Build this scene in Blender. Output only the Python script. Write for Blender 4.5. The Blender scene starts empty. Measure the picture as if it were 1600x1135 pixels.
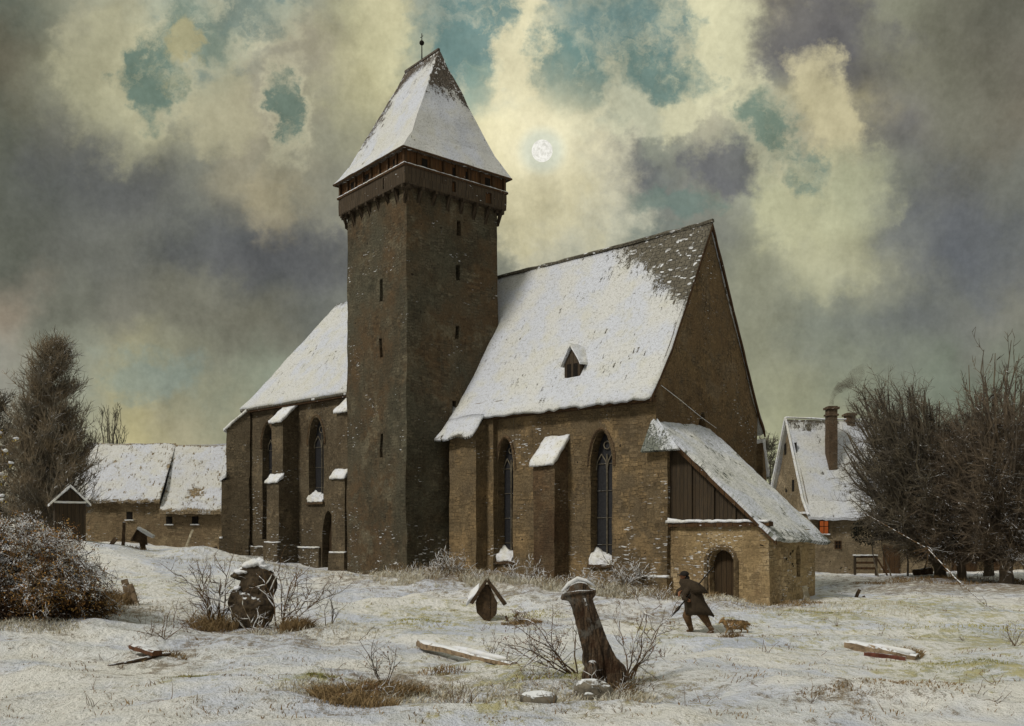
import bpy, bmesh, math, random
import numpy as np
from mathutils import Vector, Matrix, noise
random.seed(7); rng = np.random.default_rng(11)
S = bpy.context.scene
COL = S.collection
F = 1500.0; CX = 800.0; HZ = 840.0; EYE = 2.7          # focal length in picture units, horizon, eye height
V3 = Vector
def at(px, py, Y): return V3(((px-CX)/F*Y, Y, EYE+(HZ-py)/F*Y))
def lin(r, g, b, k=1.0):
    f = lambda c: (c/255/12.92 if c <= 10 else ((c/255+.055)/1.055)**2.4)*k
    return (f(r), f(g), f(b), 1)

# ------------------------------------------------------------------ terrain heights
CP = [(60,960,25),(200,940,29),(222,862,52),(175,853,46),(110,838,45),(60,838,46),(170,847,65),(355,868,65),(360,866,56),(430,876,53),
      (500,890,51),(545,896,46.6),(592,902,44.3),(635,903,42),(690,884,42.5),(735,893,41.5),(800,903,40.5),(850,911,39),(930,916,37.8),(1010,930,36),
      (1110,935,35),(1205,950,33.5),(1280,928,36.9),(760,975,29),(395,985,26),(1085,991,26),(1145,990,26.3),(1370,1027,21),(1470,903,50),
      (1350,896,60),(1570,912,47),(1340,935,38),(1250,930,45),(300,855,48),(250,900,38),(450,930,34),(600,940,33),(240,902,37),(240,874,46),(235,856,55),(150,905,33),(150,868,42),(150,848,56),(320,862,55),(330,880,46),(60,870,40)]
cps = [(at(*c).x, c[2], at(*c).z) for c in CP]
for x, y, z in [(-8,14,.0),(0,12,-.02),(8,13,.1),(0,20,0),(-6,20,.05),(6,20,.0),(14,26,.05),(20,32,.2),(-14,18,.35),(-22,24,.9),(-30,40,3.0),(-45,60,3.2),
                (-40,85,2.6),(-20,85,1.7),(0,70,1.5),(15,80,.7),(40,70,.6),(60,50,.5),(30,30,.3),(0,150,1.2),(-90,150,1.6),(90,150,1.0),
                (0,400,1.0),(-300,300,1.5),(300,300,1),(0,-20,.0),(-40,-40,.4),(40,-40,.2),(0,-200,0),(-200,0,1),(200,0,.5),(5,15,.05),(13,16,.12),(3,30,.1)]:
    cps.append((x, y, z))
cpa = np.array(cps)
def ground_base(x, y):
    d2 = (cpa[:,0]-x)**2+(cpa[:,1]-y)**2+1.2
    w = d2**-1.6
    return float((w*cpa[:,2]).sum()/w.sum())
def gz(x, y):
    z = ground_base(x, y)
    d = math.hypot(x, y)
    a = 1 if d < 80 else 80/d
    z += a*(.17*noise.noise(V3((x*.35, y*.35, 3.1))) + .085*noise.noise(V3((x*1.0, y*.8, 9))) + .032*noise.noise(V3((x*3.1, y*2.6, 5))))
    if 26 < y < 48 and -9 < x < 9: z += .30*max(0, noise.noise(V3((x*.75, y*.7, 21))))*min(1, (y-26)/6)*min(1, (48-y)/3)*min(1, (9-abs(x))/2)
    if y < 34:
        rr = 1-abs(noise.noise(V3((x*.22+y*.05, y*.34, 40))))*2.6
        z += .17*max(0, rr)**2*max(0, min(1, (34-y)/9))
    # snow bank in the right foreground
    b = math.exp(-((y-15.0)/1.3)**2)/(1+math.exp(min(40,-(x-3.2)*1.6)))
    return z + .33*b
def gp(px, py, Y):                                        # a point of the terrain seen near that spot
    p = at(px, py, Y); return V3((p.x, Y, gz(p.x, Y)))

# ------------------------------------------------------------------ mesh building
class MB:
    def __init__(s): s.v = []; s.f = []; s.a = []
    def add(s, vs, fs, a=None):
        n = len(s.v); s.v += [V3(v) for v in vs]; s.f += [tuple(i+n for i in f) for f in fs]
        s.a += (a if a is not None else [0.0]*len(vs)); return s
    def poly(s, *pts): return s.add(pts, [tuple(range(len(pts)))])
    def grid(s, p00, p10, p11, p01, step=.5, fn=None, cols=None):
        p00, p10, p11, p01 = map(V3, (p00, p10, p11, p01))
        nu = max(1, int(math.ceil(max((p10-p00).length, (p11-p01).length)/step)))
        nu = cols or nu
        nv = max(1, int(math.ceil(max((p01-p00).length, (p11-p10).length)/step)))
        vs = []; a = []
        for j in range(nv+1):
            for i in range(nu+1):
                u, v = i/nu, j/nv
                p = (p00.lerp(p10, u)).lerp(p01.lerp(p11, u), v); vs.append(p); a.append(fn(u, v, p) if fn else 0.0)
        fs = [(j*(nu+1)+i, j*(nu+1)+i+1, (j+1)*(nu+1)+i+1, (j+1)*(nu+1)+i) for j in range(nv) for i in range(nu)]
        return s.add(vs, fs, a)
    def box(s, o, ex, ey, ez, step=None):                 # o corner, three edge vectors
        o, ex, ey, ez = map(V3, (o, ex, ey, ez)); st = step or 1e9
        for a, b, c in ((o, ex, ey), (o+ez, ey, ex)):
            s.grid(a, a+c, a+b+c, a+b, st)
        s.grid(o, o+ex, o+ex+ez, o+ez, st); s.grid(o+ey, o+ey+ez, o+ey+ex+ez, o+ey+ex, st)
        s.grid(o, o+ez, o+ez+ey, o+ey, st); s.grid(o+ex, o+ex+ey, o+ex+ey+ez, o+ex+ez, st)
        return s
    def hexa(s, b, t, step=None):                         # bottom loop and top loop of four points
        st = step or 1e9; b = [V3(p) for p in b]; t = [V3(p) for p in t]
        s.grid(b[0], b[3], b[2], b[1], st); s.grid(t[0], t[1], t[2], t[3], st)
        for i in range(4): j = (i+1) % 4; s.grid(b[i], b[j], t[j], t[i], st)
        return s
    def tube(s, pts, rad, n=6, cap=True, a=0.0):
        pts = [V3(p) for p in pts]; base = len(s.v); up = V3((.13, .21, .97)).normalized()
        prev = None
        for k, p in enumerate(pts):
            d = (pts[min(k+1, len(pts)-1)]-pts[max(k-1, 0)])
            d = d.normalized() if d.length > 1e-9 else V3((0, 0, 1))
            x = prev - d*prev.dot(d) if prev is not None else d.cross(up)
            if x.length < 1e-4: x = d.cross(V3((1, 0, 0)))
            x.normalize(); prev = x; y = d.cross(x); r = rad[k] if hasattr(rad, '__len__') else rad
            for i in range(n):
                t = 2*math.pi*i/n; s.v.append(p+x*(r*math.cos(t))+y*(r*math.sin(t))); s.a.append(a)
        for k in range(len(pts)-1):
            for i in range(n):
                j = (i+1) % n; q = base+k*n; s.f.append((q+i, q+j, q+n+j, q+n+i))
        if cap and n > 3:
            s.f.append(tuple(base+i for i in reversed(range(n)))); q = base+(len(pts)-1)*n; s.f.append(tuple(q+i for i in range(n)))
        return s
    def ball(s, c, r, nu=12, nv=8, rot=None):
        c = V3(c); r = V3(r) if hasattr(r, '__len__') else V3((r, r, r)); vs = []; fs = []
        for j in range(nv+1):
            th = math.pi*j/nv
            for i in range(nu):
                ph = 2*math.pi*i/nu
                p = V3((r.x*math.sin(th)*math.cos(ph), r.y*math.sin(th)*math.sin(ph), r.z*math.cos(th)))
                if rot: p = rot @ p
                vs.append(c+p)
        for j in range(nv):
            for i in range(nu):
                k = (i+1) % nu; fs.append((j*nu+i, (j+1)*nu+i, (j+1)*nu+k, j*nu+k))
        return s.add(vs, fs)
    def rough(s, amp, sc=1.0, seed=0.0):
        for i, p in enumerate(s.v):
            q = p*sc+V3((seed, 0, 0)); s.v[i] = p+noise.noise_vector(q)*amp
        return s

ORG = {}
def tag(o, label=None, cat=None, group=None, kind=None):
    if label: o['label'] = label
    if cat: o['category'] = cat
    if group: o['group'] = group
    if kind: o['kind'] = kind
    return o
def root(name, loc, label, cat, group=None):
    o = bpy.data.objects.new(name, None); COL.objects.link(o); o.location = loc; o.empty_display_size = .3
    ORG[o.name] = V3(loc); tag(o, label, cat, group); return o
def build(mb, name, m, parent=None, org=None, smooth=False, weld=True, attr=None, mods=(), label=None):
    if parent is not None: O = ORG[parent.name]
    else: O = V3(org) if org is not None else V3((0, 0, 0))
    me = bpy.data.meshes.new(name)
    me.from_pydata([tuple(p-O) for p in mb.v], [], mb.f)
    if attr:
        at_ = me.attributes.new(attr, 'FLOAT', 'POINT'); at_.data.foreach_set('value', mb.a)
    if weld:
        bm = bmesh.new(); bm.from_mesh(me); bmesh.ops.remove_doubles(bm, verts=bm.verts, dist=1e-4)
        bmesh.ops.dissolve_degenerate(bm, dist=1e-5, edges=bm.edges)
        if weld != 'open': bmesh.ops.recalc_face_normals(bm, faces=bm.faces)
        uvl = bm.loops.layers.uv.new('UVMap'); Z = V3((0, 0, 1))
        for f in bm.faces:
            n = f.normal
            t = Z.cross(n)
            if t.length < .15: t = V3((1, 0, 0))
            t.normalize(); b = n.cross(t)
            for l in f.loops:
                p = l.vert.co+O; l[uvl].uv = (p.dot(t), p.dot(b))
            f.smooth = smooth
        bm.to_mesh(me); bm.free()
    elif smooth:
        me.polygons.foreach_set('use_smooth', [True]*len(me.polygons))
    me.materials.append(m)
    o = bpy.data.objects.new(name, me); COL.objects.link(o)
    if parent is not None: o.parent = parent
    else: o.location = O
    ORG[o.name] = O
    for k in mods:
        if k[0] == 'remesh':
            md = o.modifiers.new('r', 'REMESH'); md.mode = 'VOXEL'; md.voxel_size = k[1]; md.use_smooth_shade = True
        if k[0] == 'smooth': md = o.modifiers.new('s', 'SMOOTH'); md.iterations = k[1]; md.factor = .5
        if k[0] == 'disp':
            tx = bpy.data.textures.new('clouds', 'CLOUDS'); tx.noise_scale = k[2]; tx.noise_depth = 3
            md = o.modifiers.new('d', 'DISPLACE'); md.texture = tx; md.strength = k[1]; md.texture_coords = 'LOCAL'; md.mid_level = .5
    if label: o['label'] = label
    return o

# ------------------------------------------------------------------ materials
class NT:
    def __init__(s, nt): s.t = nt; s.l = nt.links
    def n(s, typ, ins=None, **kw):
        x = s.t.nodes.new(typ)
        for k, v in kw.items(): setattr(x, k, v)
        for k, v in (ins or {}).items():
            if isinstance(v, bpy.types.NodeSocket): s.l.new(v, x.inputs[k])
            else: x.inputs[k].default_value = v
        return x
    def math(s, op, a, b=0.0, c=0.0, clamp=False):
        x = s.n('ShaderNodeMath', {0: a, 1: b, 2: c}, operation=op); x.use_clamp = clamp; return x.outputs[0]
    def ramp(s, x, a, b, lo=0.0, hi=1.0, smooth=True):
        q = s.n('ShaderNodeMapRange', {0: x, 1: a, 2: b, 3: lo, 4: hi}); q.interpolation_type = 'SMOOTHSTEP' if smooth else 'LINEAR'; return q.outputs[0]
    def mix(s, f, a, b, mode='MIX'):
        q = s.n('ShaderNodeMix', data_type='RGBA', blend_type=mode); q.clamp_factor = True
        for i, v in ((0, f), (6, a), (7, b)):
            if isinstance(v, bpy.types.NodeSocket): s.l.new(v, q.inputs[i])
            else: q.inputs[i].default_value = v
        return q.outputs[2]
    def noise(s, vec, scale, detail=4.0, rough=.55, out=0):
        q = s.n('ShaderNodeTexNoise', {'Vector': vec, 'Scale': scale, 'Detail': detail, 'Roughness': rough}); return q.outputs[out]
    def scale(s, vec, sc):
        return s.n('ShaderNodeVectorMath', {0: vec, 1: sc}, operation='MULTIPLY').outputs[0]
def newmat(name):
    m = bpy.data.materials.new(name); m.use_nodes = True; nt = m.node_tree
    b = nt.nodes['Principled BSDF']; b.inputs['Specular IOR Level'].default_value = .15; b.inputs['Roughness'].default_value = .9
    return m, NT(nt), b
SNOW = (.66, .67, .68, 1)
def finish(T, b, col, h=None, bump=.3, dist=.03, rough=None):
    T.l.new(col, b.inputs['Base Color'])
    if rough is not None:
        if isinstance(rough, bpy.types.NodeSocket): T.l.new(rough, b.inputs['Roughness'])
        else: b.inputs['Roughness'].default_value = rough
    if h is not None:
        q = T.n('ShaderNodeBump', {'Height': h, 'Strength': bump, 'Distance': dist}); T.l.new(q.outputs[0], b.inputs['Normal'])
def pos(T): return T.n('ShaderNodeNewGeometry').outputs['Position']
def m_stone(name, c1, c2, c3, snow=.5, bw=.42, bh=.16, zfoot=1.0):
    m, T, b = newmat(name); uv = T.n('ShaderNodeUVMap').outputs[0]; P = pos(T)
    w = T.noise(uv, 3.0, 3, out=1); wv = T.n('ShaderNodeVectorMath', {0: w, 1: (.5, .5, .5)}, operation='SUBTRACT').outputs[0]
    uvw = T.n('ShaderNodeVectorMath', {0: wv, 1: (.26, .15, 0), 2: uv}, operation='MULTIPLY_ADD').outputs[0]
    br = T.n('ShaderNodeTexBrick', {'Vector': uvw, 'Scale': 1.0, 'Mortar Size': .014, 'Mortar Smooth': .6, 'Brick Width': bw, 'Row Height': bh,
                                    'Color1': (0, 0, 0, 1), 'Color2': (1, 1, 1, 1), 'Mortar': (.45, .45, .45, 1)})
    big = T.noise(P, .33, 6, .62); mid = T.noise(P, 1.7, 6, .65); fine = T.noise(uv, 11, 5, .7)
    stv = T.scale(uv, (2.6, .35, 1)); streak = T.noise(stv, 1.0, 5, .6)
    col = T.mix(T.ramp(big, .38, .62), c1, c2)
    col = T.mix(T.ramp(mid, .45, .72), col, c3); col = T.mix(T.ramp(T.noise(P, .62, 5, .66), .53, .64, 0, .75), col, (c3[0]*1.35, c3[1]*1.33, c3[2]*1.3, 1)); col = T.mix(T.ramp(T.noise(T.scale(P, (1, 1, .7)), .48, 5, .66), .50, .40, 0, .55), col, (c1[0]*.62, c1[1]*.60, c1[2]*.58, 1))
    col = T.mix(T.math('MULTIPLY', T.ramp(streak, .5, .75), .5), col, (c2[0]*.45, c2[1]*.42, c2[2]*.4, 1))
    bc = T.math('MULTIPLY_ADD', T.math('MULTIPLY', T.math('SUBTRACT', T.n('ShaderNodeSeparateColor', {0: br.outputs[0]}).outputs[0], .5), T.ramp(T.noise(P, .9, 3, .6), .42, .6, .10, .62)), 1.0, 1.0)
    fc = T.math('MULTIPLY_ADD', fine, 2.0, .0)
    col = T.mix(1.0, col, T.n('ShaderNodeCombineColor', {0: T.math('MULTIPLY', bc, fc), 1: T.math('MULTIPLY', bc, fc), 2: T.math('MULTIPLY', bc, fc)}).outputs[0], 'MULTIPLY')
    mort = T.math('MULTIPLY', br.outputs['Fac'], T.ramp(mid, .46, .62))
    col = T.mix(T.math('MULTIPLY', mort, .75), col, (c2[0]*.35, c2[1]*.35, c2[2]*.35, 1))
    col = T.mix(1.0, col, (.72, .63, .52, 1), 'MULTIPLY')
    # small missing stones
    pit = T.ramp(T.noise(T.scale(uv, (1.0, 1.6, 1)), 2.3, 2, .5), .715, .75)
    col = T.mix(pit, col, (.02, .015, .01, 1))
    # snow lodged on the courses
    z = T.n('ShaderNodeSeparateXYZ', {0: P}).outputs[2]
    dab = T.noise(T.scale(uv, (2.2, 13, 1)), 1.0, 2, .5); dm = T.noise(P, .55, 3, .6)
    low = T.ramp(z, zfoot, zfoot+3.6, .07*snow, 0.0)
    th = T.math('SUBTRACT', .675-.05*snow, low)
    d = T.math('MULTIPLY', T.ramp(T.math('SUBTRACT', dab, th), 0, .03), T.ramp(T.math('ADD', dm, T.math('MULTIPLY', low, 1.6)), .56, .64))
    col = T.mix(T.math('MULTIPLY', d, .85), col, SNOW)
    h = T.math('ADD', T.math('MULTIPLY', br.outputs['Fac'], T.ramp(mid, .40, .60, -.08, -.7)), T.math('ADD', T.math('MULTIPLY', fine, 1.0), T.math('MULTIPLY', mid, 1.2)))
    finish(T, b, col, h, .75, .05); return m
def m_roof(name, tile, tile2, thick=0.5, course=.22, speck=.5):
    m, T, b = newmat(name); uv = T.n('ShaderNodeUVMap').outputs[0]; P = pos(T)
    br = T.n('ShaderNodeTexBrick', {'Vector': uv, 'Scale': 1.0, 'Mortar Size': .015, 'Mortar Smooth': .4, 'Brick Width': .24, 'Row Height': course,
                                    'Color1': tile, 'Color2': tile2, 'Mortar': (tile[0]*.3, tile[1]*.3, tile[2]*.3, 1)})
    fine = T.noise(uv, 14, 4, .7); mid = T.noise(P, 1.3, 5, .6)
    tc = T.mix(1.0, br.outputs[0], T.n('ShaderNodeCombineColor', {0: T.math('MULTIPLY_ADD', fine, 1.2, .4), 1: T.math('MULTIPLY_ADD', fine, 1.2, .4), 2: T.math('MULTIPLY_ADD', fine, 1.2, .4)}).outputs[0], 'MULTIPLY')
    # snow lines caught on tile courses
    ln = T.noise(T.scale(uv, (2.5, 1/course, 1)), 1.0, 1, .4)
    tc = T.mix(T.math('MULTIPLY', T.ramp(ln, .61, .66), T.ramp(mid, .42, .6)), tc, SNOW)
    at_ = T.n('ShaderNodeAttribute', attribute_name='snow').outputs['Fac']
    s = T.math('ADD', at_, T.math('MULTIPLY', T.math('SUBTRACT', T.noise(P, 2.6, 6, .7), .5), 1.1))
    s = T.math('ADD', s, T.math('MULTIPLY', T.math('SUBTRACT', fine, .5), 1.5))
    stk = T.noise(T.scale(uv, (4.2, .55, 1)), 1.0, 5, .65); s = T.math('SUBTRACT', s, T.ramp(stk, .50, .70, 0, .62)); s = T.math('SUBTRACT', s, T.ramp(T.noise(P, .55, 4, .6), .52, .66, 0, .3))
    cov = T.ramp(s, .36, .62)
    sp = T.noise(uv, 7.5, 4, .75); sp2 = T.noise(uv, 22, 3, .7); spk = T.math('ADD', T.ramp(sp, .36, .50, .75*speck, 0), T.ramp(sp2, .36, .46, .9*speck, 0), 0, True)
    big = T.noise(P, .5, 3, .5)
    sc = T.mix(T.ramp(big, .42, .58), (.58, .58, .56, 1), (.55, .57, .62, 1))
    sc = T.mix(T.math('MULTIPLY', T.ramp(T.noise(P, 1.1, 3, .5), .50, .66), .5), sc, (.56, .55, .47, 1))
    sc = T.mix(spk, sc, (tile[0]*1.6, tile[1]*1.6, tile[2]*1.5, 1))
    col = T.mix(cov, tc, sc)
    h = T.math('ADD', T.math('MULTIPLY', cov, 1.3), T.math('ADD', T.math('MULTIPLY', fine, .55), T.math('ADD', T.math('MULTIPLY', mid, .8), T.math('MULTIPLY', br.outputs['Fac'], -.3))))
    finish(T, b, col, h, .55, .07); return m
def m_wood(name, c1, c2, board=.2, snow=.0, scale=(1, 1, 1)):
    m, T, b = newmat(name); uv = T.scale(T.n('ShaderNodeUVMap').outputs[0], scale); P = pos(T)
    x = T.n('ShaderNodeSeparateXYZ', {0: uv}).outputs[0]
    k = T.math('FLOOR', T.math('DIVIDE', x, board)); fr = T.math('FRACT', T.math('DIVIDE', x, board))
    wn = T.n('ShaderNodeTexWhiteNoise', {'W': k}, noise_dimensions='1D').outputs[0]
    gr = T.noise(T.scale(uv, (18, 1.6, 1)), 1.0, 5, .65); big = T.noise(P, .9, 5, .6)
    col = T.mix(T.ramp(gr, .3, .7), c1, c2); col = T.mix(T.math('MULTIPLY', wn, .55), col, (c1[0]*.45, c1[1]*.45, c1[2]*.45, 1))
    col = T.mix(T.math('MULTIPLY', T.ramp(big, .5, .7), .6), col, (c2[0]*1.3, c2[1]*1.15, c2[2]*.9, 1))
    gap = T.ramp(T.math('ABSOLUTE', T.math('SUBTRACT', fr, .5)), .44, .49)
    col = T.mix(T.math('MULTIPLY', gap, .85), col, (.01, .008, .006, 1))
    if snow:
        col = T.mix(T.ramp(T.noise(T.scale(uv, (3, 9, 1)), 1.0, 3, .6), .70-.08*snow, .73-.06*snow), col, SNOW)
    finish(T, b, col, T.math('SUBTRACT', gr, gap), .6, .03); return m
def m_old(name, c1, c2, snowtop=.0, sc=5.0):               # weathered solid with snow lying on upward faces
    m, T, b = newmat(name); P = pos(T); n1 = T.noise(P, sc, 6, .68); n2 = T.noise(P, sc*.3, 4, .6)
    col = T.mix(T.ramp(n1, .35, .68), c1, c2); col = T.mix(T.ramp(n2, .5, .7), col, (c1[0]*.5, c1[1]*.5, c1[2]*.5, 1))
    h = n1
    if snowtop:
        nz = T.n('ShaderNodeSeparateXYZ', {0: T.n('ShaderNodeNewGeometry').outputs['Normal']}).outputs[2]
        s = T.ramp(T.math('ADD', nz, T.math('MULTIPLY', T.math('SUBTRACT', n1, .5), 1.1)), 1.0-snowtop*.75, 1.12-snowtop*.75)
        col = T.mix(s, col, SNOW); h = T.math('ADD', n1, s)
    finish(T, b, col, h, .6, .04); return m
def m_bark(name, c1, c2, snowtop=.0, sc=1.2):
    m, T, b = newmat(name); P = pos(T); n1 = T.noise(P, sc, 4, .6); n2 = T.noise(P, 14, 2, .6)
    col = T.mix(T.ramp(n1, .38, .62), c1, c2)
    col = T.mix(T.math('MULTIPLY', n2, .7), col, (c1[0]*.35, c1[1]*.35, c1[2]*.35, 1))
    if snowtop:
        nz = T.n('ShaderNodeSeparateXYZ', {0: T.n('ShaderNodeNewGeometry').outputs['Normal']}).outputs[2]
        s = T.ramp(T.math('ADD', nz, T.math('MULTIPLY', T.math('SUBTRACT', T.noise(P, 5, 3, .6), .5), 2.4)), 1.25-snowtop, 1.4-snowtop)
        col = T.mix(s, col, SNOW)
    finish(T, b, col); return m
def m_snow(name='snow', dirty=.2):
    m, T, b = newmat(name); P = pos(T); n1 = T.noise(P, 9, 6, .7); n2 = T.noise(P, 1.7, 4, .6)
    col = T.mix(T.ramp(n2, .4, .65), (.66, .67, .70, 1), (.62, .61, .56, 1))
    col = T.mix(T.ramp(n1, .54, .66, 0, .9*dirty), col, (.22, .18, .12, 1))
    finish(T, b, col, n1, .5, .04); b.inputs['Roughness'].default_value = .7; return m
def m_leaf(name, cols):
    m, T, b = newmat(name); P = pos(T); n = T.n('ShaderNodeTexWhiteNoise', {'Vector': T.n('ShaderNodeVectorMath', {0: T.scale(P, (9, 9, 9))}, operation='FLOOR').outputs[0]}).outputs[0]
    cr = T.n('ShaderNodeValToRGB', {0: n}); e = cr.color_ramp; e.interpolation = 'CONSTANT'
    while len(e.elements) < len(cols): e.elements.new(.5)
    for i, c in enumerate(cols): e.elements[i].position = i/len(cols); e.elements[i].color = c
    finish(T, b, cr.outputs[0]); return m
def m_plain(name, c, rough=.8, vary=.35):
    m, T, b = newmat(name); n1 = T.noise(pos(T), 12, 5, .65)
    col = T.mix(T.ramp(n1, .3, .7), c, (c[0]*(1-vary), c[1]*(1-vary), c[2]*(1-vary), 1)); finish(T, b, col, n1, .3, .02, rough); return m
def m_emit(name, c, k):
    m = bpy.data.materials.new(name); m.use_nodes = True; nt = m.node_tree; T = NT(nt); nt.nodes.remove(nt.nodes['Principled BSDF'])
    n = T.noise(T.n('ShaderNodeTexCoord').outputs['Object'], .35 if name == 'moon_face' else 6, 4, .6)
    e = T.n('ShaderNodeEmission', {0: T.mix(T.ramp(n, .35, .7), c, (c[0]*.72, c[1]*.72, c[2]*.7, 1)), 1: k}); nt.links.new(e.outputs[0], nt.nodes['Material Output'].inputs[0]); return m

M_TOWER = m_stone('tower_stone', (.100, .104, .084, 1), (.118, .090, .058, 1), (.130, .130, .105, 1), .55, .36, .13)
M_NAVE = m_stone('nave_stone', (.205, .170, .112, 1), (.150, .128, .092, 1), (.245, .195, .12, 1), .7)
M_CHOIR = m_stone('choir_stone', (.150, .136, .104, 1), (.108, .092, .066, 1), (.170, .150, .112, 1), .5)
M_GABLE = m_stone('gable_stone', (.175, .132, .082, 1), (.195, .150, .090, 1), (.150, .130, .098, 1), .35)
M_BUT = m_stone('buttress_brick', (.115, .082, .055, 1), (.15, .112, .072, 1), (.13, .11, .08, 1), .45, .28, .1)
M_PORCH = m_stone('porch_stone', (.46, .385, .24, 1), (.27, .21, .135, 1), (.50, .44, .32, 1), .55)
M_BARN = m_stone('barn_stone', (.27, .225, .155, 1), (.22, .18, .125, 1), (.30, .265, .19, 1), .25, zfoot=1.4)
M_HOUSE = m_stone('farmhouse_stone', (.29, .26, .20, 1), (.23, .20, .145, 1), (.33, .30, .24, 1), .25)
M_RNAVE = m_roof('nave_roof_tiles', (.095, .085, .065, 1), (.13, .115, .085, 1))
M_RTOWER = m_roof('tower_roof_tiles', (.085, .07, .055, 1), (.12, .10, .08, 1), speck=.4)
M_RPORCH = m_roof('porch_roof_tiles', (.13, .14, .12, 1), (.17, .18, .15, 1), speck=.9)
M_THATCH = m_roof('snowy_farm_roof', (.20, .15, .09, 1), (.26, .2, .12, 1), speck=.45)
M_SNOW = m_snow(); M_SNOWD = m_snow('dirty_snow', .8)
M_DWOOD = m_wood('dark_boards', lin(66, 55, 41, 1.2), lin(48, 42, 35, 1.2), .17, .0)
M_GWOOD = m_wood('gallery_boards', lin(76, 64, 50, 1.1), lin(60, 53, 44, 1.1), .22, .15)
M_BEAM = m_wood('old_beams', lin(82, 60, 38, 1.1), lin(56, 44, 32, 1.1), .3, .1)
M_DOOR = m_wood('door_boards', lin(74, 60, 42), lin(56, 45, 33), .21)
M_LOG = m_old('old_log', lin(150, 130, 105), lin(92, 78, 62), .55, 7)
m, T, b = newmat('grave_post_wood'); P = pos(T); n1 = T.noise(T.scale(P, (26, 14, 3.0)), 1.0, 6, .65); n2 = T.noise(P, 3.0, 5, .65); n3 = T.noise(P, 24, 4, .7)
col = T.mix(T.ramp(n1, .38, .62), lin(98, 80, 62), lin(44, 36, 28)); col = T.mix(T.ramp(n2, .52, .66, 0, .7), col, lin(112, 108, 100)); col = T.mix(T.ramp(n2, .46, .36, 0, .7), col, lin(58, 38, 24))
nz = T.n('ShaderNodeSeparateXYZ', {0: T.n('ShaderNodeNewGeometry').outputs['Normal']}).outputs[2]; col = T.mix(T.ramp(T.math('ADD', nz, T.math('MULTIPLY', n3, .9)), 1.02, 1.2), col, SNOW)
finish(T, b, col, T.math('ADD', T.math('MULTIPLY', n1, 1.6), n3), .9, .05); M_POST = m
M_MARK = m_old('grave_marker_wood', lin(82, 66, 48), lin(52, 42, 33), .25, 9)
M_STAT = m_old('dark_stone', lin(82, 70, 54), lin(44, 38, 32), .62, 9)
M_ROCK = m_old('grey_rock', lin(120, 112, 98), lin(74, 70, 62), .35, 6)
M_PALE = m_old('pale_board', lin(190, 180, 155), lin(140, 128, 105), .3, 7)
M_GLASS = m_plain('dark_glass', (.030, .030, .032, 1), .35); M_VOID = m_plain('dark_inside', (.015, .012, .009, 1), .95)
M_TRAC = m_old('tracery_stone', lin(112, 104, 88), lin(74, 68, 58), .15, 6)
M_BRICK = m_stone('chimney_brick', (.17, .135, .105, 1), (.19, .15, .11, 1), (.18, .155, .125, 1), .3, .24, .08)

# ------------------------------------------------------------------ ground
def axis(a, b, step, lo, hi):
    out = list(np.arange(a, b+1e-6, step)); s = step; x = b
    while x < hi: s *= 1.18; x += s; out.append(x)
    s = step; x = a
    while x > lo: s *= 1.18; x -= s; out.insert(0, x)
    return out
xs = axis(-28, 30, .21, -700, 700); ys = axis(11, 66, .19, -300, 900)
# finer rows close to the camera
gv = []; nx, ny = len(xs), len(ys)
for y in ys:
    for x in xs: gv.append((x, y, gz(x, y)))
gf = [(j*nx+i, j*nx+i+1, (j+1)*nx+i+1, (j+1)*nx+i) for j in range(ny-1) for i in range(nx-1)]
me = bpy.data.meshes.new('ground'); me.from_pydata(gv, [], gf)
# where grass shows through the snow: (px, py, Y, radius m, strength, hue 0 brown .. 1 green/yellow)
GR = [(640,1075,17,1.6,.9,.1),(560,1100,15.5,1.2,.9,.2),(780,1085,16.5,2.2,.8,.7),(900,1100,15.5,1.2,.7,.3),(300,1075,17.5,.8,.8,.8),(490,1085,16.5,.7,.9,1),
      (860,1050,18,1.6,.7,.8),(1290,960,30,2.2,.8,.9),(1450,950,33,4,.75,.8),(1560,1000,24,3.0,.8,.8),(1530,1050,18.5,2.0,.75,.85),(1330,1110,14.6,.9,.6,.1),
      (960,905,37,3,1.0,.2),(700,905,40,3.5,1.0,.25),(800,925,36,3,.8,.4),(600,915,40,3,.8,.2),(460,880,48,3,.6,.2),(700,960,30,2.5,.6,.8),(640,980,26,2,.5,.7),
      (1150,975,28,2,.45,.6),(1220,950,34,2,.7,.2),(180,960,26,1.4,.9,.0),(400,1000,24,2,.7,.1),(460,1010,23,1.6,.6,.2),(250,930,34,3,.4,.6),(1060,1000,25,1.5,.6,.8),
      (750,1030,20,1.2,.7,.6),(950,1060,17,1.8,.8,.3),(300,850,50,3,.5,.5),(1480,915,45,6,.9,.0),(1580,925,43,5,.9,.05),(1100,935,34,2.0,.7,.1),(260,1050,19,1.2,.5,.1),(1000,960,30,3,.6,.3),
      (1380,905,52,6,.55,.1),(1250,1000,24,2.5,.45,.7),(70,950,25,2.5,.6,.1)]
gra = np.array([(at(a, b, c).x, c, r, s, h) for a, b, c, r, s, h in GR])
va = np.array(gv)
gm = np.zeros(len(va)); gh = np.zeros(len(va))+.3; wsum = np.zeros(len(va))+.3*.05; gw = np.zeros(len(va))+.05
for X, Y, r, s, h in gra:
    k = np.exp(-(((va[:,0]-X)**2)+((va[:,1]-Y)*.8)**2)/(r*r)); gm = np.maximum(gm, k*s); wsum += k*h; gw += k
gh = wsum/gw
a_ = me.attributes.new('grass', 'FLOAT', 'POINT'); a_.data.foreach_set('value', gm.astype(np.float32))
a_ = me.attributes.new('hue', 'FLOAT', 'POINT'); a_.data.foreach_set('value', gh.astype(np.float32))
me.polygons.foreach_set('use_smooth', [True]*len(me.polygons))
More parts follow.
